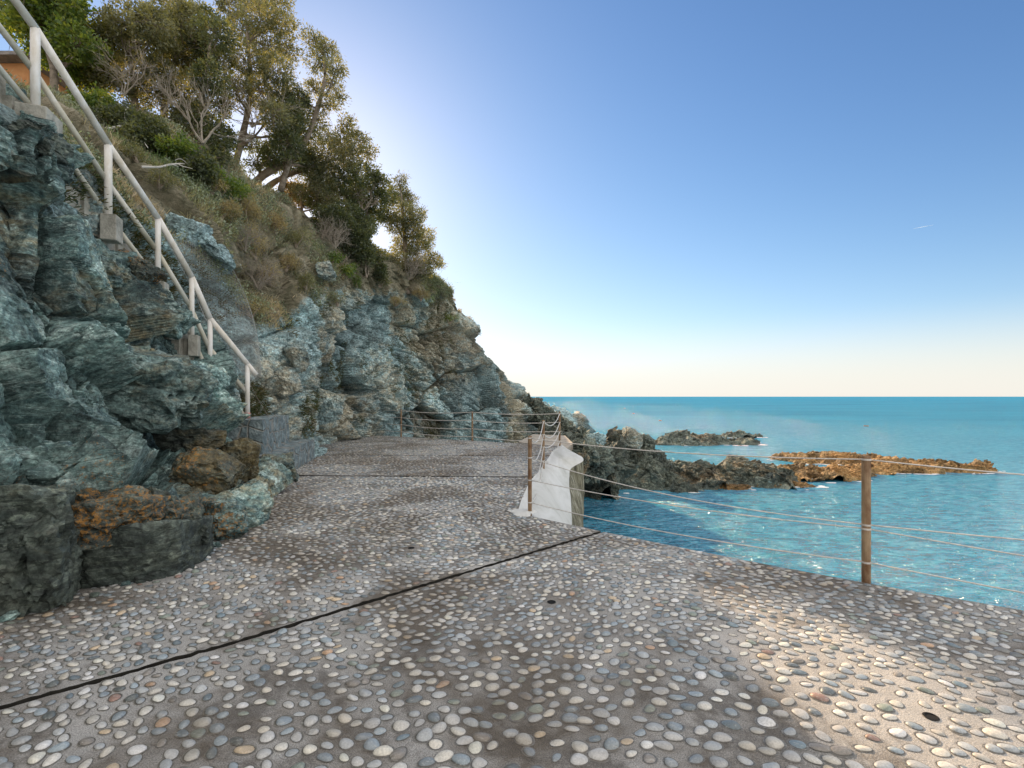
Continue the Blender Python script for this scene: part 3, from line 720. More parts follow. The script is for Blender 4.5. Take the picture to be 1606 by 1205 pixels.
pebbles(A_out, sA, 21, lambda x, y: np.interp(y, [1.9, 3.2], [.069, .050])+.011*nz(x, y, .8), lambda x, y: np.interp(y, [1.9, 3.2], [.0355, .029])+.003*nz(x, y, .9), holes)
pebbles(B_out, sB, 22, lambda x, y: np.interp(x, [-2.4, -.5], [.057, .049])+.009*nz(x, y, .7), lambda x, y: .030+.003*nz(x, y, .9), holeB)
pebbles(C_out, sC, 23, lambda x, y: .060+.008*nz(x, y, .7), lambda x, y: .032+0*x, tint=(.85, .85, .85))
pebbles(D_out, sD, 24, lambda x, y: .060+.008*nz(x, y, .7), lambda x, y: .032+0*x, tint=(.85, .85, .85))
for (hx, hy), par in [(h_, sA) for h_ in holes]+[(h_, sB) for h_ in holeB]:
    mb = MB(); th = np.arange(18)/18*2*np.pi
    ring = lambda r, z: np.stack([hx+r*np.cos(th), hy+r*np.sin(th), np.full(18, z)], 1)
    v = np.concatenate([ring(.032, .004), ring(.024, .0055), ring(.022, .002), [[hx, hy, .0015]]])
    k = np.arange(18); k2 = (k+1) % 18
    mb.add(v, np.concatenate([np.stack([k, k2, k2+18, k+18], 1), np.stack([k+18, k2+18, k2+36, k+36], 1)]), np.stack([k+36, k2+36, np.full(18, 54)], 1))
    mb.build('drain_hole', M_hole, par)
# joint filler strip (dark, sunken) under the joints and the mortar fillet against the rock
mb = MB()
for pts_ in (J1, [(-6.4,9.14), (-4.6,9.14), (.42,8.95)], [(-6.4,12.365), (.97,12.165)]):
    for (a0, b0), (a1, b1) in zip(pts_[:-1], pts_[1:]):
        L = math.hypot(a1-a0, b1-b0); mb.box(((a0+a1)/2, (b0+b1)/2, -.43), (L+.02, .16, .66), math.atan2(b1-b0, a1-a0))
tag(mb.build('paving_joint', M_joint), 'dark sunken joint between the paving slabs', kind='structure')

# ------------------------------------------------------------------ white sea wall apron
T_ = [(-.12,6.36,0), (.07,6.21,0), (.16,7.0,0), (.30,8.2,0), (.42,8.95,0), (.56,9.6,0), (.68,10.4,0), (.85,11.4,0), (.97,12.17,0), (1.12,13.1,0), (1.46,14.6,0)]
Rm = [(.70,5.58,-.30), (.78,6.4,-.45), tuple(P(897,818,8.0)), tuple(P(896,796,8.9)), tuple(P(895,778,9.7)), tuple(P(893,765,10.3)), tuple(P(893,748,10.9)), tuple(P(896,735,11.5)), tuple(P(915,723,12.1)), tuple(P(905,712,13.2)), tuple(P(884,703,14.6))]
T_, Rm = np.array(T_), np.array(Rm)
nU = 90
Tc, Rc = catmull(T_, nU, 0), catmull(Rm, nU, 0)
ss = np.linspace(0, 1, 30)[None, :, None]
S = Tc[:, None]*(1-ss)+Rc[:, None]*ss
S[..., 2] += (.10*np.sin(ss[..., 0]*np.pi))*np.clip(1-np.linspace(0, 1, nU)[:, None]*.3, 0, 1)
pf = S.reshape(-1, 3); S = S+(fbm(pf*1.2, 3, 4)*.010).reshape(nU, 30)[..., None]*np.array([0, 0, 1])
S[:, 0, :] = Tc+np.array([-.02, 0, .012]); S[:, 1, 2] = np.minimum(S[:, 1, 2], .01)
apron = empty('sea_wall', (.6, 9, -2.9), 'white painted concrete wall sloping down beside the paving, mossy at its outer end', 'sea wall')
mesh_np('white_face', S.reshape(-1, 3), grid_faces(nU, 30), M_white, smooth=True, parent=apron, loc=(.6, 9, -2.9))
Bc = Rc.copy(); ramp_ = np.linspace(0, 1, nU)
bx_ = np.interp(ramp_, [0, .2, .5, .78, .9, 1], [.80, 1.10, 1.48, 1.79, 1.92, 1.8]); by_ = np.interp(ramp_, [0, .2, .5, .78, .9, 1], [5.9, 8.0, 10.3, 12.1, 13.4, 14.8])
Bc = np.stack([bx_, by_, np.full(nU, -3.0)], 1)
s2 = np.linspace(0, 1, 24)[None, :, None]
S2 = Rc[:, None]*(1-s2)+Bc[:, None]*s2
prof = np.minimum(1, s2[..., 0]*3.5)
S2[..., 0] = Rc[:, None, 0]*(1-prof)+Bc[:, None, 0]*prof; S2[..., 1] = Rc[:, None, 1]*(1-prof)+Bc[:, None, 1]*prof
pf = S2.reshape(-1, 3); S2[..., 0] += (fbm(pf*2.5, 4, 14)*.03).reshape(nU, 24)
S2[:, 0] = Rc
mesh_np('mossy_face', S2.reshape(-1, 3), grid_faces(nU, 24), M_moss, parent=apron, loc=(.6, 9, -2.9))
# lip of white mortar on the paving round the first post
mb = MB(); th = np.linspace(0, 2*np.pi, 25)[:-1]; c0 = np.array([.16, 6.22])
rr = .16+.03*np.sin(3*th)+.02*np.sin(5*th+1)
v = np.concatenate([np.stack([c0[0]-.02+rr*1.0*np.cos(th), c0[1]+rr*1.2*np.sin(th), np.full(24, .006)], 1), np.stack([c0[0]+rr*.7*np.cos(th), c0[1]+rr*.7*np.sin(th), np.full(24, .03)], 1), [[c0[0], c0[1], .034]]])
k = np.arange(24); k2 = (k+1) % 24
mb.add(v, np.stack([k, k2, k2+24, k+24], 1), np.stack([k+24, k2+24, np.full(24, 48)], 1))
mb.build('mortar_lip', M_white, apron, smooth=True)

# ------------------------------------------------------------------ wire fence
posts = [(.23,6.21,.99,.026), (.66,10.15,1.0,.028), (1.44,14.6,1.04,.03), (-1.33,16.2,1.0,.03), (-4.08,17.8,1.03,.03)]
posts = [(2.88,3.93,1.015,.032)]+posts
nxt = (5.35,2.25,1.0,.032)
fence = empty('wire_fence', (2.88, 3.93, 0), 'rusty post and wire fence along the seaward edge of the paving', 'fence')
for (x, y, h, r_) in [nxt]+posts:
    mb = MB(); z = np.array([-.05, .004, .5*h, h-.012, h]); mb.tube(np.stack([np.full(5, x), np.full(5, y), z], 1), [r_, r_, r_, r_, r_*.86], 14)
    p_ = mb.build('post', M_rust, fence, smooth=False)
    mb = MB(); mb.tube([(x, y, h-.002), (x, y, h+.012)], [r_*1.12, r_*1.05], 14); mb.build('post_cap', M_rust, p_)
def wire(a, b, sag, r_=.0045, n=26):
    t = np.linspace(0, 1, n)[:, None]; a, b = np.array(a), np.array(b)
    pts_ = a*(1-t)+b*t; pts_[:, 2] -= (4*sag*t*(1-t))[:, 0]
    mb = MB(); mb.tube(pts_, r_, 6); return mb.build('wire', M_galv, fence, smooth=True)
H = {'n': [.985, .60, .33, .09], 0: [.988, .457, .425, .153], 1: [.965, .713, .426, .139], 2: [.97, .70, .44, .15], 3: [.98, .72, .44, .16], 4: [.97, .70, .42, .15], 5: [.98, .72, .46, .2]}
q0 = posts
for k in range(4):
    wire((nxt[0], nxt[1], H['n'][k]), (q0[0][0], q0[0][1], H[0][k]), [.05, .02, .03, .03][k], .0055)
    wire((q0[0][0], q0[0][1], H[0][k]), (q0[1][0], q0[1][1], H[1][k]), [.055, .10, .05, .06][k], .0055)
    wire((q0[1][0], q0[1][1], H[1][k]), (q0[2][0], q0[2][1], H[2][k]), [.20, .22, .24, .22][k], .008)
    wire((q0[2][0], q0[2][1], H[2][k]), (q0[3][0], q0[3][1], H[3][k]), [.20, .22, .16, .22][k], .012)
    wire((q0[3][0], q0[3][1], H[3][k]), (q0[4][0], q0[4][1], H[4][k]), [.05, .06, .05, .06][k], .013)
    wire((q0[4][0], q0[4][1], H[4][k]), (q0[5][0], q0[5][1], H[5][k]), [.06, .05, .06, .05][k], .013)
    wire((q0[5][0], q0[5][1], H[5][k]), (-5.3, 18.9, H[5][k]+.05), .03, .009)

for (px_, py_, ph_, pr_), hh_ in [(nxt, H['n'])]+list(zip(posts, [H[k_] for k_ in range(6)])):
    for z_ in hh_:
        mb = MB(); mb.tube([(px_, py_, z_-.007), (px_, py_, z_+.007)], [pr_*1.10, pr_*1.10], 14); mb.build('wire_ring', M_galv, fence)
# ------------------------------------------------------------------ handrail with concrete footings, stairs
hp = [(-5.95,4.55,6.95), (-5.75,5.83,5.94), (-5.68,6.8,5.04), (-5.64,7.7,4.34), (-5.5,8.3,3.55), (-5.37,8.6,2.88), (-4.87,8.9,2.09)]   # tops
plen = [1.0,1.0,1.0,1.02,1.0,1.02,1.0]
rail = empty('handrail', (-4.87, 8.9, 1.09), 'peeling white pipe handrail climbing the stone steps up the hillside', 'handrail')
HT = [0, -.50, -.96]
for i, ((x, y, z), L) in enumerate(zip(hp, plen)):
    r_ = .047 if i < 3 else .040
    mb = MB(); mb.tube([(x, y, z-L-.12), (x, y, z-L*.5), (x, y, z-.01)], r_, 18); mb.build('post', M_paint, rail, smooth=True)
for lv, (dz, r_) in enumerate(((0, .046), (-.50, .036), (-.97, .033))):
    for (a, b) in zip(hp[:-1], hp[1:]):
        off = np.array([-.03 if lv else 0, 0, 0])
        a_, b_ = np.array(a)+[0, 0, dz]+off, np.array(b)+[0, 0, dz]+off
        mb = MB(); mb.tube([a_, (a_+b_)/2+[0, 0, .004], b_], r_, 14); mb.build(['top_rail', 'middle_rail', 'lower_rail'][lv], M_paint2 if lv else M_paint, rail, smooth=True)
e0, e1 = np.array(hp[-2]), np.array(hp[-1]); d_ = (e1-e0)/np.linalg.norm(e1-e0)
mb = MB(); mb.tube([e1, e1+d_*.24], .044, 14); mb.build('top_rail', M_paint, rail, smooth=True)
mb = MB(); mb.tube([(-4.87, 8.9, 1.095), (-4.87, 8.9, 1.2)], .048, 18); o = mb.build('base_sleeve', simple('faded_red_paint', (.52, .26, .22), .7), rail, smooth=True)
LABF = ['out of frame end', 'highest concrete footing under the handrail, beside a brown lumpy block', 'second highest concrete footing under the handrail', 'third concrete footing down the handrail next to a rusty stone']
for i in (1, 2, 3, 4, 5):
    x, y, z = hp[i]; zb = z-plen[i]; s = [.34, .30, .19, .17, .15, .15][i]
    mb = MB(); mb.box((x+.03, y+.02, zb-.18), (s, s*1.25, .36), .35)
    o = mb.build('concrete_footing', M_conc, loc=(x+.03, y+.02, zb-.36))
    bv = o.modifiers.new('b', 'BEVEL'); bv.width = .012; bv.segments = 2
    tag(o, {1: LABF[1], 2: LABF[2], 3: LABF[3], 4: 'small concrete footing under the handrail post above the wire netting', 5: 'lowest concrete footing, partly hidden behind the outcrop'}[i], 'footing', 'concrete footings of the handrail')
# stairs up behind the rail
st = MB(); ns = 22; path = catmull(np.array(hp), 200, 0)
for i in range(ns):
    t = i/(ns-1); c = path[int((1-t)*199)]
    st.box((c[0]-.62, c[1]+.15, c[2]-1.02-.30), (1.05, .42, .5), .12)
o = st.build('stone_stairs', M_conc); tag(o, 'narrow concrete stairs climbing behind the white handrail', 'stairs')
# masonry steps at the foot of the handrail
def block(c, size, rz, label, seed):
    n_ = [max(2, int(s/.05)) for s in size]
    import bmesh
    bm = bmesh.new(); bmesh.ops.create_cube(bm, size=1)
    bmesh.ops.subdivide_edges(bm, edges=bm.edges[:], cuts=22, use_grid_fill=True)
    v = np.array([q_.co[:] for q_ in bm.verts])*np.array(size); f = np.array([[q_.index for q_ in fc.verts] for fc in bm.faces]); bm.free()
    v += np.stack([fbm(v*5+k*9, 4, seed+k) for k in range(3)], 1)*.022
    M = np.array(Matrix.Rotation(rz, 3, 'Z')); v = v @ M.T+np.array(c)
    o = mesh_np('masonry_step', v, f, M_mason, loc=(c[0], c[1], float(c[2]-size[2]/2)))
    return tag(o, label, 'step', 'masonry steps below the handrail')
block((-5.15,9.55,.53), (.95,2.0,1.12), .22, 'upper rubble masonry step that the lowest handrail post stands on', 5)
block((-4.72,10.05,.22), (.55,3.3,.50), .20, 'lower and longer rubble masonry step next to the paving', 6)
# thin cable from the rail to the ground
t = np.linspace(0, 1, 14)[:, None]; mb = MB(); a, b = P(390,598,8.9), P(428,662,9.9); pts_ = a*(1-t)+b*t; pts_[:, 2] -= .05*4*(t*(1-t))[:, 0]
mb.tube(pts_, .006, 5); tag(mb.build('cable', M_twig), 'thin pale rope running from the lowest handrail post down to the slope', 'rope')

# wire netting along the slope behind the rail
LE, RE = [(262,378),(300,450),(332,520),(368,568),(392,600)], [(322,366),(352,400),(384,462),(402,520),(410,592)]
gu, gw = 15, 7
Lc, Rc_ = catmull(np.array(LE, float), gu, 0), catmull(np.array(RE, float), gu, 0)
gp = np.zeros((gu, gw, 3)); yy_ = np.zeros((gu, gw))
for a_ in range(gu):
    for b_ in range(gw):
        q_ = Lc[a_]*(1-b_/(gw-1))+Rc_[a_]*b_/(gw-1); gp[a_, b_, :2] = q_; yy_[a_, b_] = surfY(q_[0], q_[1], 9.5)
for _ in range(3):                                    # a stretched net bridges the hollows
    pd = np.pad(yy_, 1, mode='edge'); av = (pd[:-2, 1:-1]+pd[2:, 1:-1]+pd[1:-1, :-2]+pd[1:-1, 2:])/4; yy_ = np.minimum(yy_, av)
yy_ -= .10
gp = np.array([[P(gp[a_, b_, 0], gp[a_, b_, 1], yy_[a_, b_]) for b_ in range(gw)] for a_ in range(gu)])
def net_at(u, w):
    u = np.clip(u, 0, .9999)*(gu-1); w = np.clip(w, 0, .9999)*(gw-1); a_, b_ = u.astype(int), w.astype(int); fu, fw = (u-a_)[:, None], (w-b_)[:, None]
    return gp[a_, b_]*(1-fu)*(1-fw)+gp[a_+1, b_]*fu*(1-fw)+gp[a_, b_+1]*(1-fu)*fw+gp[a_+1, b_+1]*fu*fw
mb = MB()
for fam in (1, -1):
    for k in np.arange(-22, 72):
        w_ = np.linspace(0, 1, 15); u_ = (k/50)+(w_ if fam > 0 else 1-w_)*.42; ok = (u_ >= 0) & (u_ <= 1)
        if ok.sum() > 1: mb.tube(net_at(u_[ok], w_[ok]), .0028, 3, cap=False)
for w0 in (0, 1):
    u_ = np.linspace(0, 1, 50); mb.tube(net_at(u_, np.full(50, float(w0))), .0045, 4, cap=False)
tag(mb.build('wire_netting', M_net), 'fine diamond wire netting hung on the slope behind the handrail', 'netting')

# ------------------------------------------------------------------ sea rocks (craggy height fields)
FOAM = []
def sea_rock(name, cx, cy, sx, sy, rot, hgt, seed, mat, label, peaks=None, n=150, cat='rock', rough=.5, group=None, ragged=.35):
    u = np.linspace(-1.15, 1.15, n); U, V_ = np.meshgrid(u, u*1.0, indexing='ij'); U, V_ = U.ravel(), V_.ravel()
    x, y = U*sx, V_*sy; c, s = math.cos(rot), math.sin(rot)
    wx, wy = cx+x*c-y*s, cy+x*s+y*c; p = np.stack([wx, wy, 0*wx], 1)
    r = np.hypot(U, V_)+ragged*fbm(p*(1.6/max(min(sx, sy), .6)), 4, seed)
    env = np.clip(1-r, -1, 1); env = np.sign(env)*np.abs(env)**.6
    z = env*hgt
    if peaks:
        for (px_, py_, pr, ph_) in peaks:
            dd = np.hypot(wx-px_, wy-py_)/pr; z = z+ph_*np.exp(-dd**2*1.6)*np.clip(env*3+.4, 0, 1)
    m_ = np.clip(env*2.5+.35, 0, 1)
    z = z+m_*rough*(ridged(p*1.1/max(hgt, .5), 4, seed+2)*.30+facet(p*1.7/max(hgt, .5)**.5, seed+3)*.42+facet(p*4.2, seed+4)*.16)
    z = np.maximum(z, -.9); z = z+SEA
    P3 = np.stack([wx, wy, z], 1)
    P3[:, :2] += np.stack([fbm(P3*1.7, 3, seed+k) for k in (5, 6)], 1)*.22*m_[:, None]
    P3 += (rock_relief(P3, .7, .5 if hgt > 1 else .3, seed)*m_)[:, None]*np.array([.4, -.75, .5])
    FOAM.append(P3[(np.abs(P3[:, 2]-SEA) < .10)])
    o = mesh_np(name, P3, grid_faces(n, n), mat, {'tone': .3+.7*block_tone(P3, 1.0, seed)}, loc=(cx, cy, SEA))
    return tag(o, label, cat, group)
G_ = 'rocks rising from the sea'
sea_rock('sea_rock', 5.9, 22.8, 3.6, 2.3, -.1, 1.2, 31, M_sea_rock, 'tallest craggy green grey sea rock beyond the white wall', [(5.1,23.0,1.15,1.25), (6.7,22.7,1.1,.75), (4.2,22.6,.9,.35)], 260, rough=.55, group=G_)
sea_rock('sea_rock', 10.0, 22.6, 3.7, 1.6, -.03, .72, 32, M_sea_rock, 'lower craggy rock trailing right from the tallest sea rock', [(8.9,22.8,.8,.35), (10.6,22.8,.9,.35), (11.8,22.9,.8,.25)], 240, rough=.42, group=G_)
sea_rock('sea_rock', 15.6, 41, 4.6, 2.0, .0, .52, 33, M_sea_rock, 'low dark rock farthest out in the sea', [(14.0,41,1.6,.55), (17,41,1.2,.1)], 150, rough=.4, group=G_)
sea_rock('sea_rock', 22.4, 47.5, 1.9, 1.0, 0, .55, 34, M_sea_rock, 'tiny dark rock awash behind the farthest low rock', None, 80, rough=.3, group=G_)
sea_rock('reef', 19.7, 30.2, 3.3, 1.9, -.05, .40, 35, M_reef, 'flat orange brown reef left of and behind the near fence post', None, 200, 'reef', .36, group=G_)
sea_rock('reef', 14.6, 24.3, 3.2, 1.5, .05, .42, 36, M_reef, 'brown reef strip joining the trailing rock and the near fence post', None, 200, 'reef', .34, group=G_)
sea_rock('reef', 18.3, 25.6, 3.0, .9, 0, .30, 37, M_reef, 'thin reef strip seen right behind the near fence post', None, 160, 'reef', .28, group=G_)
sea_rock('reef', 22.0, 26.3, 3.6, 1.3, -.1, .50, 38, M_reef, 'rightmost orange brown reef ending in small breakers', [(20.2,26.4,1.2,.2)], 200, 'reef', .36, group=G_)
sea_rock('sea_rock', 9.6, 20.9, .75, .35, 0, .16, 39, M_reef, 'small tan rock ledge at the waterline under the trailing rock', None, 80, rough=.15, group=G_)
sea_rock('sea_rock', 12.0, 21.6, 1.6, .45, .1, .16, 41, M_reef, 'pinkish brown rock shelf at the waterline', None, 110, rough=.18, group=G_)
sea_rock('sea_rock', 3.35, 20.3, 1.5, 1.5, .1, 1.55, 42, M_sea_rock, 'dark rock heap between the white wall and the tallest sea rock', [(3.0,20.4,1.0,.35)], 240, rough=.6, group=G_)
sea_rock('sea_rock', 3.1, 26.0, 2.4, 2.2, .2, 2.1, 43, M_sea_rock, 'brown jagged rock ridge behind the farthest fence post', [(2.0,26,1.0,.7), (4.0,26.4,.9,.1)], 180, rough=.65, group=G_)
boulder_mesh(P(932,693,20.5), (.85,.8,.75), (.1,.1,.3), 51, M_cliff, label='smooth pale blue boulder beside the small concrete landing')
boulder_mesh(P(990,688,22.3), (.9,.8,.9), (.1,.2,.3), 52, M_cliff, label='pale blue face on the left shoulder of the tallest sea rock', name='boulder')
for i, (px, py, Y, s_z, lab) in enumerate([(908,728,14.6,.62,'dark stone under the corner of the small concrete landing'), (930,728,16.6,1.2,'dark rounded rock right of the white wall top'), (958,728,17.8,1.3,'dark knobbly rock between the white wall and the tallest sea rock')]):
    boulder_mesh(P(px,py,Y), (s_z,s_z*.9,s_z), (.3*i,.2,.5*i), 80+i, M_sea_rock, label=lab, rough=.13, npl=14)
# rubble pinnacles at the tip of the cliff
for i, (px, py, Y, s, lab) in enumerate([(832,640,27,1.3,'rounded rock knob where the cliff ridge meets the sea horizon'), (851,652,28,1.2,'second rock knob stepping down the cliff ridge'), (868,664,29,1.2,'third and lower rock knob on the cliff ridge'), (888,676,29,1.1,'lowest rock knob of the cliff ridge'), (908,690,28,1.2,'brown rubble rock above the small concrete landing'), (893,702,25,1.3,'warm brown rubble rock at the back of the concrete landing')]):
    boulder_mesh(P(px,py,Y), (s,s,s*1.05), (.3*i,.2,.5*i), 60+i, M_sea_rock, label=lab, rough=.13, npl=14)
fm = MB(); gf_ = np.random.default_rng(99)
for k_, pts_ in enumerate(FOAM):
    if len(pts_) < 5: continue
    nb_ = [10, 25, 40, 30, 60, 50, 40, 90, 8, 15, 5, 0][k_] if k_ < 12 else 40
    for c_ in pts_[gf_.integers(0, len(pts_), nb_)]:
        r_ = gf_.uniform(.03, .15)*(1.8 if c_[1] > 35 else 1); th = np.arange(10)/10*2*np.pi; w_ = 1+gf_.uniform(-.35, .35, 10)
        ctr = c_[:2]+gf_.normal(0, .22, 2)*np.array([1.5, 1])
        ring = lambda f_, z_: np.stack([ctr[0]+r_*2.0*f_*w_*np.cos(th), ctr[1]+r_*.8*f_*w_*np.sin(th), np.full(10, SEA+z_)], 1)
        v_ = np.concatenate([ring(1, .004), ring(.6, .018), [[ctr[0], ctr[1], SEA+.022]]]); k = np.arange(10); k2 = (k+1) % 10
        fm.add(v_, np.stack([k, k2, k2+10, k+10], 1), np.stack([k+10, k2+10, np.full(10, 20)], 1))
tag(fm.build('foam', M_foam), 'white foam washing round the reefs', 'foam', kind='stuff')
# pale concrete landing beyond the last post
mb = MB(); v = np.array([[1.47,14.75,-.05],[1.75,15.2,-.12],[2.15,17.0,-.15],[2.2,20.0,-.12],[.9,20.5,-.1],[.2,16.4,-.05]])
vb = v-np.array([0, 0, 2.9]); k = np.arange(6)
import bmesh
bm = bmesh.new(); vs = [bm.verts.new(p_) for p_ in v]; f_ = bm.faces.new(vs)
r = bmesh.ops.extrude_face_region(bm, geom=bm.faces[:]); bmesh.ops.translate(bm, verts=[e for e in r['geom'] if isinstance(e, bmesh.types.BMVert)], vec=(0, 0, -.22)); bmesh.ops.recalc_face_normals(bm, faces=bm.faces)
me = bpy.data.meshes.new('landing'); bm.to_mesh(me); bm.free(); me.materials.append(M_pad); o = bpy.data.objects.new('landing', me); scene.collection.objects.link(o)
tag(o, 'small pale concrete landing beyond the last fence posts', kind='structure')

# ------------------------------------------------------------------ vegetation
g = rng
def branch_path(a, b, wob=.15, n=9):
    a, b = np.array(a), np.array(b); t = np.linspace(0, 1, n)[:, None]; L = np.linalg.norm(b-a)
    o1, o2 = g.normal(0, wob*L, 3), g.normal(0, wob*L*.5, 3)
    return a*(1-t)+b*t+o1*np.sin(t*np.pi)*.5+o2*np.sin(t*2*np.pi)*.5
GREENS = {'grey': [(.07, .085, .05), (.145, .16, .10), (.25, .26, .17)], 'olive': [(.045, .055, .012), (.10, .12, .02), (.17, .18, .035)],
          'dark': [(.038, .055, .032), (.085, .11, .062), (.15, .175, .10)], 'bright': [(.055, .10, .03), (.11, .18, .045), (.22, .27, .07)],
          'brown': [(.15, .135, .095), (.27, .24, .17), (.42, .38, .28)]}
def crown(clumps, tone, leafL=.085, leafW=.04, dens=1.0, twigmb=None, tuft=9):
    mb = MB(); pal = np.array(GREENS[tone])
    for (c, r) in clumps:
        c = np.array(c); nt_ = int(400*dens*(r/.8)**2)
        d = g.normal(size=(nt_, 3)); d /= np.linalg.norm(d, axis=1)[:, None]
        # two to four sub-lobes make the outline uneven
        lob = g.normal(size=(5, 3)); lob /= np.linalg.norm(lob, axis=1)[:, None]
        amp = .62+.5*np.max(np.clip(d @ lob.T, 0, 1)**4, 1)
        rr = g.uniform(.35, 1, nt_)**.55*amp*r
        tips = c+d*rr[:, None]*np.array([1, 1, .82])
        shade = np.clip(.5+g.normal(0, .25, nt_)+.35*vnoise(tips*1.7, 5), 0, 1)
        if twigmb is not None:
            for k in range(0, nt_, 9):
                twigmb.tube(branch_path(c+(tips[k]-c)*.15, tips[k], .12, 4), [.012, .009, .006, .003], 4, False)
        base = np.repeat(tips, tuft, 0)+g.normal(0, .055*(leafL/.085), (nt_*tuft, 3))
        dr = np.repeat(d, tuft, 0)*.8+g.normal(0, .75, (nt_*tuft, 3))
        sh = np.repeat(shade, tuft)+g.normal(0, .12, nt_*tuft)
        sh = np.clip(sh, 0, 1)[:, None]
        col = np.where(sh < .5, pal[0]*(1-sh*2)+pal[1]*sh*2, pal[1]*(2-sh*2)+pal[2]*(sh*2-1))
        mb.leaves(base, dr, leafL, leafW, col)
    return mb
def tree(name, trunk, clumps, Y, tone, label, cat='tree', leafL=.085, leafW=.04, dens=1.0, r0=.10, group='trees on the hillside ridge'):
    """trunk: (px,py) list from the foot up; clumps: (px,py,r px[,dY]) read off the photo, at depth Y"""
    tp = np.array([P(a[0], a[1], Y+(a[2] if len(a) > 2 else 0)) for a in trunk])
    root = empty(name, tuple(tp[0]-[0, 0, .3]), label, cat, group)
    tp[0] -= [0, 0, .3]
    path = catmull(tp, 16, 0) if len(tp) > 2 else branch_path(tp[0], tp[-1], .06, 16)
    tr = MB(); rad = np.linspace(r0, r0*.35, len(path)); tr.tube(path, rad*(1+.12*g.normal(size=len(path))), 8)
    tw = MB(); cl = []
    for c in clumps:
        dY = (c[3] if len(c) > 3 else g.uniform(-.9, .9))
        cc = P(c[0], c[1], Y+dY); r = c[2]/F*Y*1.27; cl.append((cc, r))
        # limb from the nearest lower trunk point
        dd = np.linalg.norm(path-cc, axis=1)+np.clip(path[:, 2]-cc[2]+.2, 0, 9)*1.5; i = int(np.argmin(dd))
        n_ = 8; bp = branch_path(path[i], cc, .14, n_); r1 = rad[i]*.55
        tw.tube(bp, np.linspace(r1, .012, n_), 6)
        for q_ in range(3):
            k = g.integers(3, n_-1); e = cc+g.normal(0, r*.55, 3); tw.tube(branch_path(bp[k], e, .15, 5), [r1*.35, .012, .009, .006, .004], 4, False)
    cm = crown(cl, tone, leafL, leafW, dens, tw)
    tr.build('trunk', M_bark, root, smooth=True); tw.build('branches', M_bark, root); cm.build('crown', M_leaf, root, col=True)
    return root
tree('tree', [(84,150),(84,110),(70,60),(60,20)], [(15,15,42),(55,-10,45),(60,35,42),(105,40,36),(90,5,32),(125,72,30),(100,85,34),(135,110,26),(140,95,16)], 11.5, 'bright', 'bright green leafy tree behind the top of the handrail', leafL=.10, leafW=.06)
tree('tree', [(205,195),(212,150),(205,100),(200,60)], [(180,40,24),(205,30,25),(235,35,26),(190,75,30),(228,78,30),(165,85,22),(250,62,22),(205,115,30),(245,110,24),(170,125,22),(215,150,20)], 12.5, 'grey', 'grey green wind-shaped tree with pale twigs, second from the left')
tree('tree', [(262,200),(258,160),(272,110),(275,60)], [(262,12,26),(290,25,26),(265,52,28),(300,62,28),(275,98,30),(310,105,26),(250,135,20),(285,150,30),(300,185,26)], 13.2, 'grey', 'grey green tree with its top at the photo edge, third from the left')
tree('tree', [(318,235),(322,190),(316,150),(326,100),(330,60)], [(320,28,22),(340,55,26),(318,75,24),(345,95,26),(325,125,26),(298,200,30),(315,215,34),(340,165,26),(345,215,26),(330,248,22)], 12.8, 'dark', 'dark evergreen tree with a pale bare trunk in front of it')
tree('tree', [(360,275),(380,215),(392,150),(390,80),(385,20)], [(362,8,22),(395,-8,26),(432,8,24),(445,38,18),(408,30,26),(378,48,24),(418,72,26),(450,78,18),(388,98,28),(432,112,26),(372,140,22),(410,145,26),(450,148,20),(430,182,24),(462,190,18),(445,215,22)], 14, 'grey', 'tallest tree on the ridge, a slender pine with open crown', leafL=.10, leafW=.028)
tree('tree', [(385,285),(420,270),(455,252),(480,220),(498,170),(510,120),(505,70)], [(492,62,16),(512,80,18),(500,102,18),(528,108,14),(522,135,15),(492,138,14),(532,155,10),(515,165,14),(500,190,14),(480,165,12)], 15, 'grey', 'leaning tree with a long bare sloping trunk and sparse tall crown', leafL=.10, leafW=.028, r0=.12)
tree('tree', [(400,296),(440,280),(490,262),(540,245)], [(545,200,15),(560,222,18),(578,238,12),(535,225,18),(512,212,16),(520,245,20),(550,250,16),(490,240,18),(470,265,18),(505,275,20)], 16, 'grey', 'low tree spreading sideways to the right under the leaning tree', leafL=.10, leafW=.03, r0=.11)
tree('tree', [(568,400),(572,360),(580,320),(585,290)], [(582,272,12),(598,286,14),(572,292,14),(560,315,18),(588,312,18),(608,310,14),(578,338,18),(605,338,16),(555,345,16)], 18, 'dark', 'small dark green tree between the leaning tree and the pine', leafL=.11, leafW=.04)
tree('tree', [(640,450),(636,400),(632,340),(628,290)], [(628,284,9),(624,304,14),(642,312,12),(634,332,17),(655,338,13),(622,352,15),(648,360,18),(668,372,12),(632,388,18),(658,392,18),(680,408,12),(640,415,18),(665,425,16),(618,410,13),(690,414,6)], 19.5, 'grey', 'rightmost bushy pine leaning over the cliff edge', leafL=.12, leafW=.03)

tree('tree', [(440,285),(455,240),(450,200),(452,170)], [(468,160,20),(450,180,24),(475,205,22),(452,225,24),(430,245,22),(470,245,22),(490,262,18)], 14.8, 'dark', 'dark crown filling the space between the tallest and the leaning tree', leafL=.10, leafW=.035)
tree('tree', [(500,350),(510,320),(520,300),(525,280)], [(505,285,20),(535,275,20),(560,268,16),(525,305,22),(552,300,20),(500,315,18),(575,350,16),(545,335,20)], 16.8, 'dark', 'shaded low tree hanging over the slope under the spreading tree', leafL=.10, leafW=.035)
tree('tree', [(150,160),(152,130),(148,100),(150,80)], [(150,62,20),(165,45,16),(140,85,22),(168,100,22),(155,125,22),(135,130,20)], 12.2, 'olive', 'olive green small tree between the bright tree and the second tree')

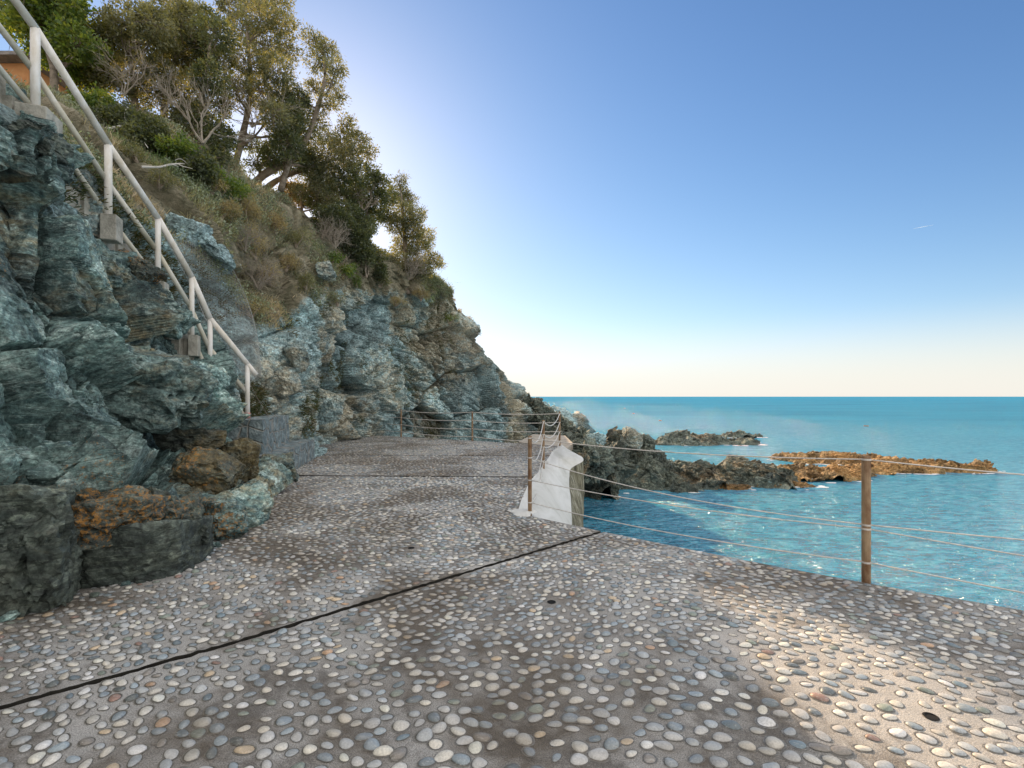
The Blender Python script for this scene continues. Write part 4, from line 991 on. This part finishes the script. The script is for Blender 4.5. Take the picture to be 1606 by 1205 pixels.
tree('tree', [(405,292),(408,270),(404,250),(410,235)], [(402,232,15),(422,246,15),(388,222,15),(412,262,12),(436,262,15),(396,258,12)], 15.2, 'dark', 'low shaded tree filling the gap right of the tallest tree trunk', leafL=.09, leafW=.035, dens=.7, r0=.06)
tree('tree', [(470,335),(476,312),(486,300),(492,290)], [(484,290,13),(500,300,13),(470,300,12),(515,312,12),(488,318,12)], 16.2, 'grey', 'small grey green tree low behind the sloping trunk', leafL=.09, leafW=.03, dens=.7, r0=.06)

def shrub(px, py, Y, rpx, tone, label, n=4, leafL=.07, leafW=.045, dens=1.0, group='shrubs on the hillside', flat=1):
    if Y < 30: Y = surfY(px, py+rpx*.3, Y)-.05
    c = P(px, py, Y); r = rpx/F*Y
    root = empty('shrub', tuple(c-[0, 0, r*.8]), label, 'shrub', group)
    cl = [(c+g.normal(0, 1, 3)*np.array([.5, .4, .22])*r*flat, r*g.uniform(.55, .8)) for _ in range(n)]
    tw = MB()
    for (cc, rr) in cl: tw.tube(branch_path(c-[0, 0, r*.9], cc, .12, 6), [.03, .024, .018, .013, .009, .006], 5)
    tw.build('stems', M_bark, root); crown(cl, tone, leafL, leafW, dens).build('crown', M_leaf, root, col=True)
for a in [
 (185,185,11.2,32,'dark','dark green shrub at the left end of the green thicket',5),
 (228,215,11.3,34,'dark','dark glossy shrub in the thicket below the second tree',5),
 (150,165,10.5,26,'bright','light green shrub right behind the upper handrail',4),
 (268,240,11.6,34,'bright','mid green shrub with yellow tips in the thicket centre',5),
 (305,268,12,32,'dark','dense green shrub in the thicket beside a bare white branch',5),
 (340,288,12.8,24,'bright','bright green shrub near the lower end of the thicket',4),
 (372,300,13.4,16,'bright','last little green shrub of the thicket, nearest the leaning trunk',3),
 (505,345,17,34,'dark','dark bush in deep shade under the low spreading tree',4),
 (540,378,17.5,36,'dark','dark tangled bush below the small dark tree',5),
 (575,405,18.5,34,'dark','dark bush left of the pine on the cliff edge',4),
 (604,425,19,17,'dark','small dark bush at the foot of the pine',3),
 (470,310,16.5,26,'brown','brown shaded bush behind the sloping trunk',4),
 (545,425,16.8,13,'bright','bright green patch shrub on the slope below the dark bushes',3),
 (595,442,18.2,10,'grey','pale grey green cushion shrub at the cliff top',3),
 (520,405,15.8,10,'bright','little green shrub on the slope beside the pale boulder',3)]:
    shrub(*a[:6], n=a[6], dens=1.3)

def bare(px, py, Y, hpx, label, lean=0, n=7, cat='bare shrub', mat=None, name='bare_shrub', group='leafless shrubs on the hillside', r0=.014, spread=.6):
    Y = surfY(px, py, Y)-.1; base = P(px, py, Y); Hh = hpx/F*Y; mb = MB()
    def rec(p, d, L, r, lv):
        e = p+d*L; pts_ = branch_path(p, e, .10, 5); mb.tube(pts_, np.linspace(r, r*.6, 5), 4, False)
        if lv <= 0: return
        for k in range(3 if lv > 1 else 5):
            dd = d+g.normal(0, spread, 3)+[0, 0, .12]; dd /= np.linalg.norm(dd)
            s = pts_[g.integers(2, 5)]
            rec(s, dd, L*g.uniform(.55, .85), r*.6, lv-1)
    for k in range(n):
        d = np.array([g.normal(lean, .5), g.normal(0, .4), 1.0]); d /= np.linalg.norm(d)
        rec(base, d, Hh*.36*g.uniform(.7, 1.1), r0, 3)
    o = mb.build(name, mat or M_twig, loc=tuple(base)); return tag(o, label, cat, group)
bare(195,150,11.2,110,'pale leafless shrub in front of the second tree',n=5)
bare(318,225,12.0,130,'pale bare small tree with twin stems in front of the dark evergreen',n=4,r0=.028,spread=.45)
bare(395,200,13.3,130,'pale leafless twigs spreading in front of the tallest tree',n=6,r0=.018)
bare(255,180,11.6,110,'greyish leafless shrub in front of the third tree',n=5,lean=.2)
bare(500,320,16.0,60,'grey drooping leafless shrub under the low spreading tree',n=8,r0=.012)
bare(525,390,16.6,70,'brown tangled leafless shrub on the slope under the dark bush',n=10,r0=.013)
bare(640,440,18.8,60,'grey leafless shrub in front of the rightmost pine',n=9,r0=.012,lean=.3)
bare(405,455,11.6,85,'fine grey brown leafless shrub on the slope above the netting',n=14,r0=.009)
bare(385,395,12.2,60,'fine twiggy shrub above the grey brown leafless one',n=12,r0=.008)
bare(570,330,17,60,'dark thin leafless saplings against the bright sky gap',n=5,mat=M_bark,r0=.02)
# yellow broom
for (px, py, Y, r, lab) in [(402,385,12.4,26,'yellowish brown broom bush on the middle of the slope'), (425,430,12.6,20,'second yellowish broom bush just below the first'), (385,330,11.6,24,'grey brown dry bush on the slope under the thicket'), (345,325,10.8,22,'dull brown dry bush next to the large grey stone')]:
    shrub(px, py, Y, r, 'brown', lab, 4, .07, .012, 1.6)
for (px, py, Y, r, tone, lab) in [(330,290,11.0,20,'brown','brown dry bush between the thicket and the blue slabs'), (430,350,13.0,22,'brown','brown heather bush below the leaning trunk'), (465,372,14.0,18,'grey','grey bush on the slope beneath the low brown bush'), (358,350,10.9,18,'grey','grey green bush on the slope left of the yellow broom'),
    (448,410,13.4,18,'brown','brown bush on the slope right of the first broom'), (480,440,14.0,16,'grey','grey bush below the pale cream boulder'), (395,480,11.6,20,'brown','brown bush hanging over the cliff just above the netting'), (560,440,17.4,13,'bright','light green bush on the cliff brow left of the pine'), (620,470,19.6,12,'brown','brown tuft bush on the cliff face below the pine'), (660,462,20.8,12,'brown','brown tuft bush on the cliff crest right of the pine foot'), (530,470,15.6,12,'grey','grey bush on the upper cliff face'), (250,280,9.4,18,'grey','pale grey green bush behind the second highest rail post'), (215,240,9.0,18,'grey','pale grey green bush on the slope behind the top rail'), (705,500,22.0,10,'bright','small green bush near the right edge of the cliff crest')]:
    shrub(px, py, Y, r, tone, lab, 4, .06, .014, 1.7)
# fallen pale branches
for pts_, lab in (([(222,262),(250,262),(270,258),(292,258),(310,270),(328,282)],'bleached fallen branch lying across the green thicket'), ([(170,202),(192,198),(206,200),(220,215),(232,232)],'bleached forked branch at the top of the thicket')):
    pp = np.array([P(x_, y_, surfY(x_, y_, 10.6)-.45) for i, (x_, y_) in enumerate(pts_)]); pth = catmull(pp, 26, 0)
    mb = MB(); mb.tube(pth, np.linspace(.022, .007, 26), 6)
    for k in (8, 12, 17): mb.tube(branch_path(pth[k], pth[k]+g.normal(0, .22, 3)+[.1, 0, .15], .2, 6), np.linspace(.012, .004, 6), 5)
    tag(mb.build('fallen_branch', simple('bleached_wood', (.48, .46, .42), .8), loc=tuple(pp[0])), lab, 'branch')

# ground scrub and dry grass over the upper slope (uncountable)
def scatter_on(sel, n, seed):
    gg = np.random.default_rng(seed); idx = np.flatnonzero(sel); return idx[gg.integers(0, len(idx), n)]
tuftn = vnoise(cliff_pts*.9, 77)+.6*vnoise(cliff_pts*2.7, 78)
upz = cliff_pts[:, 2]; vis = (cliff_v < .86) & (cliff_u > .08) & (cliff_u < .70)
ix = scatter_on((cliff_veg > .35) & vis & (tuftn > -.15), 8500, 5)
mb = MB(); bp = cliff_pts[ix]; k_ = 7
tone = np.clip(.5+.9*vnoise(bp*.6, 33)+g.normal(0, .15, len(bp)), 0, 1)[:, None]
cA, cB, cG = np.array([.19, .20, .15]), np.array([.42, .36, .26]), np.array([.13, .20, .09])
gr = (vnoise(bp*.5, 44) > .25)[:, None]
col = np.where(gr, cG, cA)*(1-tone)+cB*tone; col = np.repeat(col, k_, 0)*g.uniform(.6, 1.5, (len(bp)*k_, 1))
dr = np.repeat(cliff_n[ix], k_, 0)*.5+g.normal(0, .6, (len(bp)*k_, 3))+[0, 0, .6]
mb.leaves(np.repeat(bp, k_, 0)+g.normal(0, .04, (len(bp)*k_, 3)), dr, .15, .014, col)
ix = scatter_on((cliff_veg > .3) & vis & (tuftn > .25), 7000, 6); bp = cliff_pts[ix]; k_ = 8
tone = np.clip(.5+.9*vnoise(bp*.8, 35)+g.normal(0, .2, len(bp)), 0, 1)[:, None]
col = np.array([.09, .13, .075])*(1-tone)+np.array([.28, .33, .24])*tone; col = np.repeat(col, k_, 0)*g.uniform(.6, 1.5, (len(bp)*k_, 1))
mb.leaves(np.repeat(bp, k_, 0)+g.normal(0, .07, (len(bp)*k_, 3))+np.repeat(cliff_n[ix], k_, 0)*.06, g.normal(0, 1, (len(bp)*k_, 3))+[0, 0, .5], .06, .03, col)
# sparse tufts in the ledges of the bare cliff
ix = scatter_on((cliff_veg <= .3) & (cliff_v > .2) & vis & (tuftn > .35), 2600, 8); bp = cliff_pts[ix]; k_ = 9
col = np.repeat(np.where(g.random((len(bp), 1)) < .5, np.array([.06, .085, .035]), np.array([.12, .11, .06])), k_, 0)*g.uniform(.6, 1.4, (len(bp)*k_, 1))
mb.leaves(np.repeat(bp, k_, 0)+g.normal(0, .04, (len(bp)*k_, 3)), np.repeat(cliff_n[ix], k_, 0)+g.normal(0, .6, (len(bp)*k_, 3)), .10, .018, col)
tag(mb.build('scrub', M_grass, col=True), 'dry grass and low scrub covering the upper slope', 'ground cover', kind='stuff')

# ------------------------------------------------------------------ house at the top left
hs = empty('house', (-16.2, 15, 10.6), 'corner of an orange house with a tiled roof behind the top of the handrail', 'house')
mb = MB(); mb.box((-17.2,15.6,9.6), (6.4,3.2,3.1)); mb.build('wall', M_terracotta, hs)
mb = MB(); mb.box((-17.2,15.6,11.21), (7.0,3.9,.10)); mb.add([[-20.7,13.65,11.265],[-13.7,13.65,11.265],[-13.7,17.55,11.265],[-20.7,17.55,11.265],[-19.4,15.6,11.75],[-15.4,15.6,11.75]], [[0,1,5,4],[2,3,4,5]], [[1,2,5],[3,0,4]]); rf = mb.build('roof', M_roof, hs)
w_ = MB(); w_.box((-15.3,13.985,10.3), (.9,.05,1.1)); wf = w_.build('window', M_shut, hs); w_ = MB(); w_.box((-15.3,13.95,10.3), (.7,.03,.9)); w_.build('pane', M_glass, wf)

# ------------------------------------------------------------------ contrails and bird
M_trail = simple('ice_trail', (.9, .9, .9), .9)
mb = MB(); mb.tube([P(1433,359,4000), P(1448,356,4000), P(1464,353,4000)], [.7, 1.6, .5], 8); tag(mb.build('contrail', M_trail, loc=tuple(P(1433,359,4000))), 'short white contrail high in the blue sky at right', 'contrail')
mb = MB(); mb.tube([P(712,442,4000), P(718,443,4000), P(724,444,4000)], [.8, 1.8, .8], 8); tag(mb.build('contrail', M_trail, loc=tuple(P(712,442,4000))), 'tiny contrail just right of the pine on the cliff', 'contrail')
